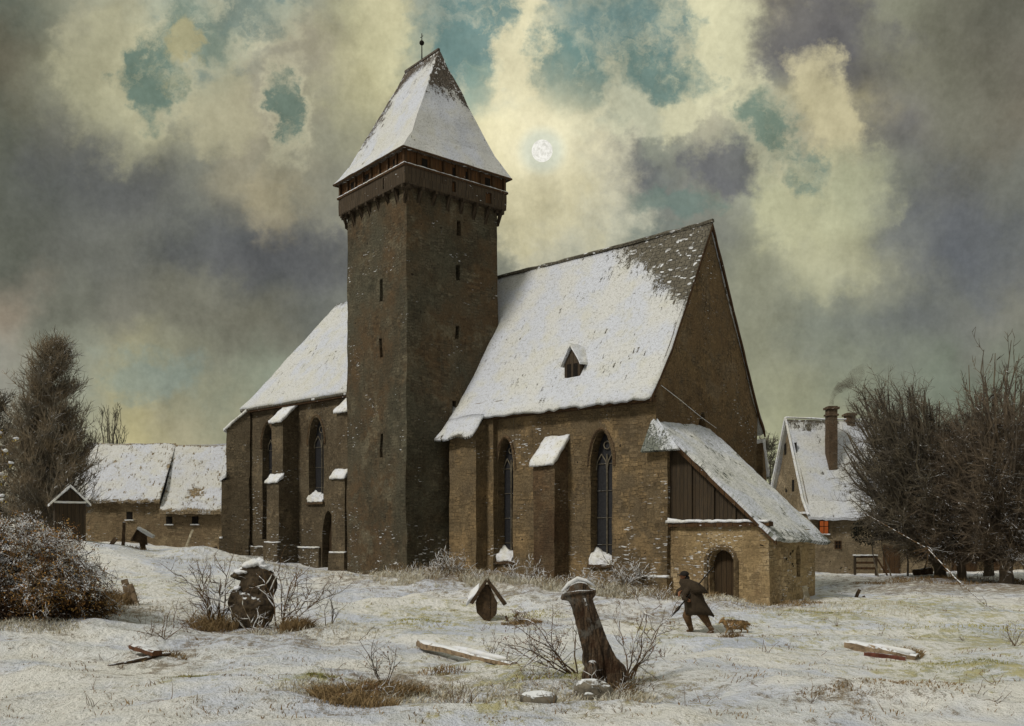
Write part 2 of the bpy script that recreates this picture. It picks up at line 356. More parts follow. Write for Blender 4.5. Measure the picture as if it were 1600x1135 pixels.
m, T, b = newmat('snowy_ground'); P = pos(T)
g = T.n('ShaderNodeAttribute', attribute_name='grass').outputs['Fac']; hu = T.n('ShaderNodeAttribute', attribute_name='hue').outputs['Fac']
nA = T.noise(P, .32, 5, .6); nB = T.noise(T.scale(P, (1, 1, 1)), 2.2, 6, .7); nC = T.noise(P, 15, 5, .75); nD = T.noise(P, .9, 4, .6)
nE = T.noise(P, 44, 3, .7); nF = T.noise(T.scale(P, (1, .6, 1)), 5.5, 6, .72)
sn = T.mix(T.ramp(nA, .42, .58), (.69, .72, .80, 1), (.83, .83, .81, 1))
sn = T.mix(T.ramp(nD, .50, .66, 0, .6), sn, (.62, .63, .61, 1)); sn = T.mix(T.ramp(nF, .52, .68, 0, .55), sn, (.80, .79, .74, 1)); sn = T.mix(T.ramp(nF, .46, .34, 0, .4), sn, (.52, .53, .54, 1))
brown = T.mix(T.ramp(nC, .38, .62), (.34, .27, .18, 1), (.15, .115, .075, 1))
green = T.mix(T.ramp(nB, .42, .62), (.30, .32, .22, 1), (.50, .45, .20, 1))
vg = T.mix(T.ramp(T.math('ADD', hu, T.math('MULTIPLY', T.math('SUBTRACT', nB, .5), .9)), .38, .66), brown, green)
k = T.math('ADD', T.math('MULTIPLY', g, .55), T.math('MULTIPLY', T.math('SUBTRACT', nB, .5), 1.7))
k = T.math('ADD', k, T.math('ADD', T.math('MULTIPLY', T.math('SUBTRACT', nF, .5), 1.6), T.math('MULTIPLY', T.math('SUBTRACT', nE, .5), 1.6)))
vis = T.ramp(k, .16, .50, 0, .88)
hol = T.ramp(T.noise(P, .55, 3, .5), .54, .66, 0, .75); sn = T.mix(hol, sn, (.56, .60, .70, 1))
warm = T.ramp(T.noise(P, .21, 4, .6), .47, .58, 0, .75); sn = T.mix(warm, sn, (.88, .85, .77, 1))
col = T.mix(vis, sn, vg)
spk = T.math('MULTIPLY', T.ramp(nE, .54, .66), T.ramp(T.math('ADD', nF, T.math('MULTIPLY', nA, .5)), .68, .88, .06, .85))
col = T.mix(spk, col, (.20, .165, .115, 1))
h = T.math('ADD', T.math('MULTIPLY', nB, .9), T.math('MULTIPLY', nF, .8))
finish(T, b, col, h, 1.0, .22); b.inputs['Roughness'].default_value = .75
me.materials.append(m)
GO = bpy.data.objects.new('ground', me); COL.objects.link(GO); GO['kind'] = 'structure'

# ------------------------------------------------------------------ church
d1 = V3((.738, -.675, 0)).normalized(); d2 = V3((.675, .738, 0)).normalized(); C0 = V3((5.55, 37, 0)); UZ = V3((0, 0, 1))
def N(t, s, z): return C0-d1*t+d2*s+UZ*z
church = root('church', N(8, 0, .8), 'old stone village church with tall square tower and steep snow-covered roofs', 'church')

def arch_z(x, op):                                         # op = (x0, x1, sill, spring, apex)
    x0, x1, zs, zp, za = op[:5]; c = (x0+x1)/2; u = abs(x-c)/((x1-x0)/2); u = min(u, 1)
    if za <= zp: return zp
    if len(op) > 5: return zp+(za-zp)*math.sqrt(max(0, 1-u*u))
    return zp+(za-zp)*(1-u**1.9)**.72
def wall(mb, P, x0, x1, z0, top, ops, nin, depth=.45, step=.45):
    """P(x,z) -> point on the outer face, nin inward vector; openings get reveals"""
    br = {x0, x1}
    for o in ops:
        n = 8 if o[4] > o[3] else 1
        for i in range(n+1): br.add(o[0]+(o[1]-o[0])*i/n)
    if hasattr(top, '__call__') and hasattr(top, 'brk'): br |= set(top.brk)
    br = sorted(br); xs_ = []
    for a, b_ in zip(br, br[1:]):
        if b_-a < 1e-6: continue
        n = max(1, int((b_-a)/step+.5)); xs_ += [a+(b_-a)*i/n for i in range(n)]
    xs_.append(br[-1]); tp = top if hasattr(top, '__call__') else (lambda x: top)
    for a, b_ in zip(xs_, xs_[1:]):
        mid = (a+b_)/2; cov = sorted([o for o in ops if o[0] < mid < o[1]], key=lambda o: o[2])
        lo = (z0, z0)
        for o in cov+[None]:
            hi = (o[2], o[2]) if o else (tp(a), tp(b_))
            if hi[0]-lo[0] > 1e-3 or hi[1]-lo[1] > 1e-3:
                mb.grid(P(a, lo[0]), P(b_, lo[1]), P(b_, hi[1]), P(a, hi[0]), step)
            if o:
                za, zb = arch_z(a, o), arch_z(b_, o)
                mb.grid(P(a, za), P(b_, zb), P(b_, zb)+nin*depth, P(a, za)+nin*depth, .5)
                mb.grid(P(b_, o[2]), P(a, o[2]), P(a, o[2])+nin*depth-UZ*0, P(b_, o[2])+nin*depth, .5)
                lo = (za, zb)
    for o in ops:
        for x in o[:2]:
            mb.grid(P(x, o[2]), P(x, arch_z(x, o)), P(x, arch_z(x, o))+nin*depth, P(x, o[2])+nin*depth, .5)
def window(P, op, nin, depth, parent, name='window', mat=None, mull=1, snow=True, door=False):
    x0, x1, zs, zp, za = op[:5]; mb = MB(); e = .02; q = nin*(depth-.015)
    n = 10; top = [P(x0+(x1-x0)*i/n, arch_z(x0+(x1-x0)*i/n, op))+q for i in range(n, -1, -1)]
    mb.add([P(x0, zs)+q, P(x1, zs)+q]+top, [tuple(range(n+3))])
    w = build(mb, name, mat or M_GLASS, parent, weld='open')
    if mull and not door:
        f = MB(); t = .035
        for k in range(1, mull+1):
            x = x0+(x1-x0)*k/(mull+1); zt = arch_z(x, op)-(.35 if mull > 1 else .9)
            f.tube([P(x, zs)+q-nin*.06, P(x, zt)+q-nin*.06], t, 4)
        c = (x0+x1)/2; r = (x1-x0)/4
        for cx in (c-r, c+r):                              # two lancet heads and a ring of tracery
            f.tube([P(cx-r, zp-.45)+q-nin*.06, P(cx-r*.8, zp-.1)+q-nin*.06, P(cx, zp+.2)+q-nin*.06, P(cx+r*.8, zp-.1)+q-nin*.06, P(cx+r, zp-.45)+q-nin*.06], t, 4)
        f.tube([P(c+r*.6*math.cos(a), zp+.55+r*.6*math.sin(a))+q-nin*.06 for a in np.linspace(0, 2*math.pi, 9)], t*.8, 4)
        z = zs+.7
        while z < zp: f.tube([P(x0, z)+q-nin*.03, P(x1, z)+q-nin*.03], .014, 4); z += 1.1
        build(f, 'tracery', M_TRAC, w)
    if mull and name == 'window':
        rg = MB(); rg.tube([P(x0-.1, zp-.3)]+[P(x0-.1+(x1-x0+.2)*i/12, arch_z(x0+(x1-x0)*i/12, op)+.09) for i in range(13)]+[P(x1+.1, zp-.3)], .07, 5); rg.rough(.03, 5); build(rg, 'arch_surround', M_BUT, w)
    if snow:
        s = MB(); hh = .46
        a, b_ = P(x0+.02, zs), P(x1+.02, zs)
        s.hexa([a-nin*.12-UZ*.1, b_-nin*.12-UZ*.1, b_+nin*(depth-.05)-UZ*.1, a+nin*(depth-.05)-UZ*.1],
               [a-nin*.08+UZ*.07, b_-nin*.08+UZ*.22, b_+nin*(depth-.05)+UZ*hh*1.3, a+nin*(depth-.05)+UZ*hh*.4], .1)
        s.rough(.08, 5, zs); build(s, 'snow', M_SNOWD, w, smooth=True)
        led = MB(); led.box(P(x0-.08, zs-.22)-nin*.14, P(x1+.16, zs)-P(x0, zs), nin*.2, UZ*.12); build(led, 'sill', M_TRAC if False else M_BUT, w)
    return w
def rough_wall(mb, amp=.05): 
    for i, p in enumerate(mb.v):
        mb.v[i] = p+noise.noise_vector(p*.55)*amp+noise.noise_vector(p*2.1+V3((9, 0, 0)))*amp*.45
    return mb
nin = d2.copy()
# nave
ND = .6
NOP = [(2.08, 3.17, 1.7, 5.9, 7.0), (7.45, 8.37, 1.75, 6.0, 7.05)]
mb = MB(); PN = lambda x, z: N(x, 0, z)
wall(mb, PN, 0, 17, -.6, 8.75, NOP, nin)
mb.grid(N(17, 0, -.6), N(17, 8, -.6), N(17, 8, 8.7), N(17, 0, 8.7), 1)
mb.grid(N(0, 8, -.6), N(17, 8, -.6), N(17, 8, 8.1), N(0, 8, 8.1), 1)
rough_wall(mb); build(mb, 'nave_wall', M_NAVE, church, weld='open')
for o in NOP: window(PN, o, nin, .45, church, mull=1)
# gable end
def gtop(x): return (8.7+(15.62-8.7)*x/4) if x < 4 else (15.62-(15.62-8.2)*(x-4)/4)
gtop.brk = [4.0]
GOP = [(3.05, 3.75, 5.2, 6.9, 7.9)]
PG = lambda x, z: N(0, x, z)
class GT:
    brk = [4.0]
    def __call__(s, x): return gtop(x)
mb = MB(); wall(mb, PG, 0, 8, -.6, GT(), GOP, -d1*-1*-1, .4)
rough_wall(mb); build(mb, 'gable_wall', M_GABLE, church, weld='open')
window(PG, GOP[0], -d1, .4, church, 'window', M_VOID, 0, False)
# old roof scar on the gable: a thin snowy ledge
mb = MB(); mb.tube([N(-.04, .3, 8.6), N(-.05, 1.6, 8.15), N(-.05, 3.2, 7.65), N(-.04, 4.4, 7.3)], [.012, .014, .012, .008], 4); mb.rough(.05, 3); build(mb, 'ledge', M_SNOWD, church)
# roofs
def slab(mb, prof, ta, tb, th=.14, step=.28, fn=None, frame=N, sag=.1):
    """prof: list of (s,z) from eave to ridge, extruded from t=ta to t=tb"""
    L = [0.0]
    for a, b_ in zip(prof, prof[1:]): L.append(L[-1]+math.hypot(b_[0]-a[0], b_[1]-a[1]))
    nt = max(2, int(abs(tb-ta)/step)); rows = []
    for (a, b_, l0, l1) in zip(prof, prof[1:], L, L[1:]):
        n = max(1, int((l1-l0)/step)); rows += [(a[0]+(b_[0]-a[0])*i/n, a[1]+(b_[1]-a[1])*i/n, (l0+(l1-l0)*i/n)/L[-1]) for i in range(n)]
    rows.append((prof[-1][0], prof[-1][1], 1.0)); vs = []; av = []
    for s_, z_, v in rows:
        for i in range(nt+1):
            u = i/nt; t = ta+(tb-ta)*u
            p = frame(t, s_, z_-sag*math.sin(math.pi*u)*(.3+.7*v)); p = p+UZ*(.07*noise.noise(p*.8)+.03*noise.noise(p*3))
            if v == 0: p = p+UZ*(.11*noise.noise(p*4.5)-.02)
            vs.append(p); av.append(fn(u, v, t) if fn else 1.0)
    k = nt+1; fs = [(j*k+i, j*k+i+1, (j+1)*k+i+1, (j+1)*k+i) for j in range(len(rows)-1) for i in range(nt)]
    nn = len(vs); vs2 = vs+[p-UZ*th for p in vs]; fs2 = fs+[tuple(x+nn for x in reversed(f)) for f in fs]
    r = len(rows)
    for i in range(nt): fs2.append((i+1, i, i+nn, i+1+nn)); q = (r-1)*k; fs2.append((q+i, q+i+1, q+i+1+nn, q+i+nn))
    for j in range(r-1): fs2.append((j*k, (j+1)*k, (j+1)*k+nn, j*k+nn)); fs2.append(((j+1)*k+nt, j*k+nt, j*k+nt+nn, (j+1)*k+nt+nn))
    mb.add(vs2, fs2, av+av)
def nave_snow(u, v, t):                                     # snow slid off near the gable and ridge
    e = 1.0
    edge = .9-v                                             # distance below the ridge
    w = math.exp(-((t+.2)/3.6)**2)
    lim = .93-.50*w if t < 5.5 else .95
    e = 1.15-max(0, (v-lim))*(4.5 if t < 6 else 3.0)-max(0, .6-t)*.35*(1 if v > .35 else .2)
    return e
mb = MB(); slab(mb, [(-.5, 8.15), (.1, 8.95), (.9, 10.15), (4, 15.8)], -.12, 17.2, fn=nave_snow); build(mb, 'nave_roof', M_RNAVE, church, weld='open', attr='snow', smooth=True)
nr = bpy.data.objects['nave_roof']
mb = MB(); slab(mb, [(8.55, 7.5), (7.9, 8.45), (7.1, 10.0), (4, 15.79)], -.12, 17.2, fn=lambda u, v, t: .9); build(mb, 'nave_roof', M_RNAVE, church, weld='open', attr='snow', smooth=True)
# ridge tiles and verge boards
mb = MB(); mb.tube([N(-.15+17*i/30, 4, 15.84-.1*math.sin(math.pi*i/30)+.03*noise.noise(V3((i*.9, 0, 0)))) for i in range(31)], .09, 6); mb.rough(.04, 3); build(mb, 'ridge_tiles', M_RNAVE, church, attr='snow')
mb = MB()
for pf in ([(-.5, 8.0), (.1, 8.8), (.9, 10.0), (4, 15.66)], [(8.55, 7.35), (7.9, 8.3), (7.1, 9.85), (4, 15.66)]):
    for a, b_ in zip(pf, pf[1:]): mb.hexa([N(-.14, a[0], a[1]-.12), N(-.06, a[0], a[1]-.12), N(-.06, b_[0], b_[1]-.12), N(-.14, b_[0], b_[1]-.12)],
                                          [N(-.14, a[0], a[1]+.08), N(-.06, a[0], a[1]+.08), N(-.06, b_[0], b_[1]+.08), N(-.14, b_[0], b_[1]+.08)], .5)
mb.rough(.03, 3); build(mb, 'verge_board', M_BEAM, church)
mb = MB(); mb.box(N(-.0, -.42, 7.93), -d1*9.0, d2*.42, UZ*.16, .5); mb.rough(.03, 2); build(mb, 'eaves_board', M_BEAM, church)
# dormer, standing on the nave roof
dm = MB(); t0, s0 = 4.5, .45; z0 = 9.2; w = .42
dm.hexa([N(t0-w, s0, z0), N(t0+w, s0, z0), N(t0+w, s0+1.2, z0), N(t0-w, s0+1.2, z0)], [N(t0-w, s0, z0+.85), N(t0+w, s0, z0+.85), N(t0+w, s0+1.2, z0+.85), N(t0-w, s0+1.2, z0+.85)])
dm.add([N(t0-w, s0, z0+.85), N(t0+w, s0, z0+.85), N(t0, s0, z0+1.5)], [(0, 1, 2)])
DM = build(dm, 'dormer', M_GWOOD, nr, weld='open')
dr = MB()
for sg in (-1, 1):
    a, b_ = (t0+sg*(w+.12), z0+.72), (t0, z0+1.56)
    dr.hexa([N(a[0], s0-.15, a[1]), N(a[0], s0+1.1, a[1]), N(b_[0], s0+1.6, b_[1]), N(b_[0], s0-.15, b_[1])],
            [N(a[0], s0-.15, a[1]+.1), N(a[0], s0+1.1, a[1]+.1), N(b_[0], s0+1.6, b_[1]+.1), N(b_[0], s0-.15, b_[1]+.1)], .2)
dr.rough(.03, 4); build(dr, 'dormer_roof', M_SNOWD, nr, smooth=False)
dv = MB()
for k in (-1, 1): dv = MB(); dv.box(N(t0+k*.17+.11, s0-.012, z0+.25), d1*.22, d2*.01, UZ*.55); build(dv, 'dormer_opening', M_VOID, nr)
# buttresses
def buttress(t0, t1, p, ztop_root, ztop_front, zstep=None, pstep=.28, mat=None, frame=N, plinth=True, zg=1.0, s0=0.0):
    mb = MB(); m_ = mat or M_BUT
    e = .0
    mb.hexa([frame(t0, s0, -.6), frame(t1, s0, -.6), frame(t1, -p, -.6), frame(t0, -p, -.6)],
            [frame(t0, s0, ztop_root), frame(t1, s0, ztop_root), frame(t1, -p, ztop_front), frame(t0, -p, ztop_front)], .35)
    if zstep:
        q = p+pstep
        mb.hexa([frame(t0-.06, -.02, -.62), frame(t1+.06, -.02, -.62), frame(t1+.06, -q, -.62), frame(t0-.06, -q, -.62)],
                [frame(t0-.06, -.02, zstep+.25), frame(t1+.06, -.02, zstep+.25), frame(t1+.06, -q, zstep), frame(t0-.06, -q, zstep)], .35)
    if plinth:
        q = p+(pstep if zstep else 0)+.14
        mb.box(frame(t0-.16, -.03, -.64), frame(t1+.16, 0, 0)-frame(t0-.16, 0, 0), frame(0, -q, 0)-frame(0, -.03, 0), UZ*(zg+.9+.64), .35)
    rough_wall(mb, .045); b_ = build(mb, 'buttress', m_, church, weld='open')
    c = MB(); o = .1
    c.hexa([frame(t0-o, .02, ztop_root), frame(t1+o, .02, ztop_root), frame(t1+o, -p-.16, ztop_front-.12), frame(t0-o, -p-.16, ztop_front-.12)],
           [frame(t0-o, .02, ztop_root+.18), frame(t1+o, .02, ztop_root+.18), frame(t1+o, -p-.16, ztop_front+.06), frame(t0-o, -p-.16, ztop_front+.06)], .16)
    c.rough(.05, 3.5, t0); build(c, 'snow_cap', M_SNOWD, b_, smooth=True)
    if zstep:
        c = MB(); q = p+pstep
        c.hexa([frame(t0-.14, -p+.02, zstep+.22), frame(t1+.14, -p+.02, zstep+.22), frame(t1+.14, -q-.1, zstep-.06), frame(t0-.14, -q-.1, zstep-.06)],
               [frame(t0-.14, -p+.02, zstep+.5), frame(t1+.14, -p+.02, zstep+.5), frame(t1+.14, -q-.1, zstep+.1), frame(t0-.14, -q-.1, zstep+.1)], .14)
        c.rough(.05, 3.5, t0+3); build(c, 'snow_cap', M_SNOWD, b_, smooth=True)
    if plinth:
        c = MB(); q = p+(pstep if zstep else 0)+.14; z = zg+.9
        c.box(frame(t0-.14, -q+.22, z), frame(t1+.14, 0, 0)-frame(t0-.14, 0, 0), frame(0, -.2, 0)-frame(0, 0, 0), UZ*.08, .12)
        c.rough(.05, 4, t0+5); build(c, 'snow_cap', M_SNOWD, b_, smooth=True)
    return b_
buttress(4.35, 5.5, .9, 6.85, 5.75, mat=M_BUT, plinth=False)
# annexe buttress by the tower, under the swept roof corner
mb = MB(); mb.hexa([N(8.85, 0, -.6), N(10.55, 0, -.6), N(10.55, -.9, -.6), N(8.85, -.9, -.6)], [N(8.85, 0, 8.3), N(10.55, 0, 8.3), N(10.55, -.9, 7.4), N(8.85, -.9, 7.4)], .4)
mb.hexa([N(8.4, 0, -.6), N(8.86, 0, -.6), N(8.86, -.25, -.6), N(8.4, -.25, -.6)], [N(8.4, 0, 8.3), N(8.86, 0, 8.3), N(8.86, -.25, 8.0), N(8.4, -.25, 8.0)], .4)
rough_wall(mb, .045); build(mb, 'buttress', M_NAVE, church, weld='open')
mb = MB(); slab(mb, [(-1.3, 7.2), (-.9, 7.62), (-.47, 8.17)], 8.75, 12.6, th=.12, fn=lambda u, v, t: 1.1-.5*(v<.06), sag=.0); build(mb, 'roof_skirt', M_RNAVE, church, weld='open', attr='snow', smooth=True)
# corner buttress by the porch, with plinth
mb = MB(); mb.box(N(-.58, -.1, -.6), -d1*.95, d2*.8, UZ*6.75, .4); mb.box(N(-.68, -.28, -.62), -d1*1.15, d2*.98, UZ*1.78, .35)
rough_wall(mb, .035); cb = build(mb, 'buttress', M_NAVE, church, weld='open')
mb = MB(); mb.box(N(-.66, -.27, 1.16), -d1*1.1, d2*.2, UZ*.1, .12); mb.rough(.04, 4); build(mb, 'snow_cap', M_SNOWD, cb, smooth=True)
# right-hand corner buttress of the gable
FR = lambda t, s, z: N(0, 8, 0)+(d1*-.25+d2*.97).normalized()*(-s)+(-d1)*t+UZ*z
bt = MB(); bt.hexa([FR(-.3, 0, -.6), FR(.8, 0, -.6), FR(.8, -.75, -.6), FR(-.3, -.75, -.6)], [FR(-.3, 0, 6.9), FR(.8, 0, 6.9), FR(.8, -.75, 5.6), FR(-.3, -.75, 5.6)], .35)
rough_wall(bt, .04); rb = build(bt, 'buttress', M_GABLE, church, weld='open')
c = MB(); c.hexa([FR(-.4, 0, 6.9), FR(.9, 0, 6.9), FR(.9, -.9, 5.45), FR(-.4, -.9, 5.45)], [FR(-.4, 0, 7.08), FR(.9, 0, 7.08), FR(.9, -.9, 5.63), FR(-.4, -.9, 5.63)], .18)
c.rough(.05, 3); build(c, 'snow_cap', M_SNOWD, rb, smooth=True)

# choir
COP = [(25.87, 26.97, 2.6, 8.1, 9.2), (21.15, 22.5, 4.7, 8.0, 9.2), (20.2, 21.3, .6, 3.0, 4.1)]
mb = MB(); wall(mb, PN, 16, 28.6, -.6, 10.4, COP, nin)
ap = [(28.6, 0), (31, 2.4), (31, 5.6), (28.6, 8)]
for a, b_ in zip(ap, ap[1:]): mb.grid(N(a[0], a[1], -.6), N(b_[0], b_[1], -.6), N(b_[0], b_[1], 10.4), N(a[0], a[1], 10.4), .5)
mb.grid(N(16, 8, -.6), N(28.6, 8, -.6), N(28.6, 8, 10.4), N(16, 8, 10.4), 1); mb.grid(N(16, 0, 6), N(16, 8, 6), N(16, 8, 10.4), N(16, 0, 10.4), 1)
rough_wall(mb); build(mb, 'choir_wall', M_CHOIR, church, weld='open')
window(PN, COP[0], nin, .45, church, mull=1, snow=False); window(PN, COP[1], nin, .45, church, mull=1)
window(PN, COP[2], nin, .45, church, 'door', M_DOOR, door=True, snow=False)
mb = MB()
def ch_snow(u, v, p): return 1.15-.9*max(0, v-.8)*3-(.25 if u < .03 else 0)
er = [(16, -.35), (28.75, -.35), (31.4, 2.25), (31.4, 5.75), (28.75, 8.35), (16, 8.35)]
kz = [(10.15, 0), (11.1, .165), (16.5, 1)]
def rp(i, k):                                             # eave point i at profile k
    t, s_ = er[i]; apx = (16, 4) if i in (0, 5) else (25.2, 4); f = kz[k][1]*1; return N(t+(apx[0]-t)*f, s_+(apx[1]-s_)*f, kz[k][0])
for i in range(5):
    for k in range(2):
        mb.grid(rp(i, k), rp(i+1, k), rp(i+1, k+1), rp(i, k+1), .3, lambda u, v, p, k=k: ch_snow(u, v if k else 0, p), cols=int((rp(i+1, 0)-rp(i, 0)).length/.3)+1)
for q, p in enumerate(mb.v): mb.v[q] = p+UZ*(.07*noise.noise(p*.8)+.03*noise.noise(p*3))
mb.grid(*[N(16, -.35, 10.1), N(28.75, -.35, 10.1), N(28.7, .1, 10.1), N(16, .1, 10.1)], 1)
cr = build(mb, 'choir_roof', M_RNAVE, church, weld='open', attr='snow', smooth=True); md = cr.modifiers.new('s', 'SOLIDIFY'); md.thickness = .12; md.offset = 0
mb = MB(); mb.box(N(16, -.3, 9.95), -d1*12.75, d2*.3, UZ*.15, .6); mb.rough(.02, 2); build(mb, 'eaves_board', M_BEAM, church)
buttress(23.5, 24.5, 1.0, 10.0, 9.05, zstep=5.7, mat=M_CHOIR, zg=1.5)
buttress(17.75, 18.7, 1.0, 10.0, 9.1, zstep=5.7, mat=M_CHOIR, zg=1.0)
dg = (d1+d2).normalized(); dgn = V3((dg.y, -dg.x, 0))
FD = lambda t, s, z: N(28.6, 0, 0)+dgn*(t-.5)+dg*(s+.3)+UZ*z
buttress(0, 1.0, 1.35, 10.2, 8.95, zstep=6.0, mat=M_CHOIR, frame=FD, zg=1.75)
# plinth stones along the choir foot
mb = MB(); mb.box(N(17, -.16, -.6), -d1*3.1, d2*.2, UZ*2.4, .4); mb.box(N(21.4, -.16, -.6), -d1*7, d2*.2, UZ*2.75, .4); rough_wall(mb, .05); pl = build(mb, 'plinth', M_CHOIR, church, weld='open')
mb = MB(); mb.box(N(21.4, -.18, 2.12), -d1*7, d2*.2, UZ*.08, .2); mb.rough(.05, 4); build(mb, 'snow_cap', M_SNOWD, pl, smooth=True)

# tower
TA = V3((-.639, .769, 0)).normalized(); TB = V3((.769, .639, 0)).normalized(); TC = V3((-4.35, 46.3, 0))
def TW(a, b_, z): return TC+TA*a+TB*b_+UZ*z
H = 2.6
mb = MB()
LOP = [(-.6, -.35, 13.6, 14.6, 14.6), (-.55, -.33, 11.0, 11.9, 11.9), (-.6, -.36, 6.4, 7.5, 7.5)]
ROP = [(.12, .36, 16.65, 17.4, 17.4), (.15, .38, 14.6, 15.3, 15.3), (.1, .3, 11.9, 12.5, 12.5), (-.1, .12, 8.3, 9.0, 9.0)]
PL = lambda x, z: TW(x, -H, z); PR = lambda x, z: TW(-H, x, z)
wall(mb, PL, -H, H, -.6, 19.0, LOP, TB, .5, .4); wall(mb, PR, -H, H, -.6, 19.0, ROP, TA, .5, .4)
mb.grid(TW(H, -H, -.6), TW(H, H, -.6), TW(H, H, 19), TW(H, -H, 19), .8); mb.grid(TW(-H, H, -.6), TW(H, H, -.6), TW(H, H, 19), TW(-H, H, 19), .8)
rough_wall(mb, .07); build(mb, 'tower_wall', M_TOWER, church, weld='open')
for o in LOP: window(PL, o, TB, .5, church, 'slit_window', M_VOID, 0, False)
for o in ROP: window(PR, o, TA, .5, church, 'slit_window', M_VOID, 0, False)
# gallery: four board walls with small openings, open band above with posts
G = 2.9
def side(k):
    c = [(TA, TB), (TB, TA), (-TA, TB), (-TB, TA)][k]; n, t = c
    return (lambda x, z: TC-n*G+t*x+UZ*z), n
mb = MB()
for k in range(4):
    Pk, n = side(k)
    ops = [(-.3, -.1, 18.5, 19.0, 19.0), (1.65, 2.0, 18.45, 18.95, 18.95)] if k == 0 else [(-1.2, -1.1, 18.5, 19.0, 19.0)]
    wall(mb, Pk, -G, G, 18.35, 19.12, ops if k < 2 else [], n, .1, .6)
mb.box(TW(-G, -G, 18.33), TA*2*G, TB*2*G, UZ*.1)
mb.rough(.03, 2); ga = build(mb, 'gallery', M_GWOOD, church, weld='open')
mb = MB()
for k in range(4):
    Pk, n = side(k)
    mb.box(Pk(-G-.06, 19.10)-n*.06, Pk(G+.06, 0)-Pk(-G-.06, 0), n*.16, UZ*.09)
mb.rough(.02, 2); rl = build(mb, 'rail', M_BEAM, ga)
mb = MB()
for k in range(4):
    Pk, n = side(k); mb.box(Pk(-G-.06, 19.19)-n*.05, Pk(G+.06, 0)-Pk(-G-.06, 0), n*.1, UZ*.035, .1)
mb.rough(.025, 6); build(mb, 'snow', M_SNOWD, ga)
for k in range(4):
    Pk, n = side(k)
    for j in range(9):
        x = -G+.05+(2*G-.1)*j/8
        if j == 8: continue
        mb = MB(); mb.box(Pk(x-.06, 19.1)+n*.03, Pk(.13, 0)-Pk(0, 0), n*.12, UZ*.76); build(mb, 'post', M_BEAM, ga)
mb = MB(); q = G-.12
mb.box(TW(-q, -q, 18.45), TA*2*q, TB*2*q, UZ*1.45); build(mb, 'inner_wall', m_wood('gallery_back_boards', lin(98, 68, 40, 1.1), lin(66, 50, 36, 1.1), .19, .1), ga)
for k in (0, 1):
    Pk, n = side(k)
    for x in ((-1.9, -.2, .55, 1.7) if k == 0 else (-2.1, .3, 1.6)):
        mb = MB(); mb.box(Pk(x, 19.22)+n*.105, Pk(.3, 0)-Pk(0, 0), n*.02, UZ*.45); build(mb, 'opening', M_VOID, ga)
for k in range(4):
    Pk, n = side(k)
    for j in range(8):
        x = -G+.22+(2*G-.44)*j/7
        mb = MB(); a, b_ = Pk(x, 18.3)+n*.06, Pk(x+.04*math.sin(j*5.1), 17.72+.12*math.sin(j*3.7+k))+n*.34; tv = (Pk(.07, 0)-Pk(0, 0))
        mb.hexa([b_-tv, b_+tv, b_+tv-UZ*.18, b_-tv-UZ*.18], [a-tv, a+tv, a+tv+n*.18, a-tv+n*.18]); 
        mb.box(Pk(x, 18.18)-tv, tv*2, n*.5, UZ*.15)
        mb.rough(.03, 3); build(mb, 'bracket', M_DWOOD, church)
# tower roof
E = 3.08; rz = [19.86, 20.85, 25.65]; R = 1.42
def ring(k):
    if k == 0: return [(-E, -E), (E, -E), (E, E), (-E, E)]
    if k == 1: f = .235; return [(x+(math.copysign(R, x)-x)*f, y*(1-f)) for x, y in ring(0)]
    return [(-R, 0), (R, 0), (R, 0), (-R, 0)]
def tw_snow(i):
    def f(u, v, p):
        z = p.z
        if i == 0: return 1.15-max(0, z-24.4)*.8-(max(0, u-.62)*2.0 if z > 21.5 else 0)   # left slope (long side): bare by its left edge
        if i == 3: return 1.2-max(0, z-22.6)*.75-max(0, (.25-u))*max(0, z-21)*1.0          # right hip: bare above
        return .9
    return f
mb = MB()
for i in range(4):
    j = (i+1) % 4
    for k in range(2):
        a, b_, c_, d_ = ring(k)[i], ring(k)[j], ring(k+1)[j], ring(k+1)[i]
        mb.grid(TW(*a, rz[k]), TW(*b_, rz[k]), TW(*c_, rz[k+1]), TW(*d_, rz[k+1]), .22, tw_snow(i), cols=28)
for q_, p in enumerate(mb.v): mb.v[q_] = p+noise.noise_vector(p*1.1)*.05
mb.grid(TW(-E, -E, 19.83), TW(E, -E, 19.83), TW(E, E, 19.83), TW(-E, E, 19.83), .8)
tr = build(mb, 'tower_roof', M_RTOWER, church, weld='open', attr='snow', smooth=False)
mb = MB()
for a, b_ in (((-E, -E), (E, -E)), ((E, -E), (E, E)), ((E, E), (-E, E)), ((-E, E), (-E, -E))): mb.tube([TW(*a, 19.82), TW(*b_, 19.82)], .055, 4)
mb.rough(.02, 3); build(mb, 'eaves_board', M_BEAM, tr)
mb = MB(); mb.tube([TW(-R, 0, 25.68), TW(R, 0, 25.68)], .08, 5); mb.rough(.03, 3); build(mb, 'ridge_tiles', M_RTOWER, tr, attr='snow')
mb = MB(); mb.tube([TW(.0, 0, 25.5), TW(0, 0, 27.0)], [.035, .02], 5); mb.ball(TW(0, 0, 26.55), .12); mb.tube([TW(-.12, 0, 26.85), TW(.12, 0, 26.85)], .015, 4); build(mb, 'finial', M_VOID, tr)

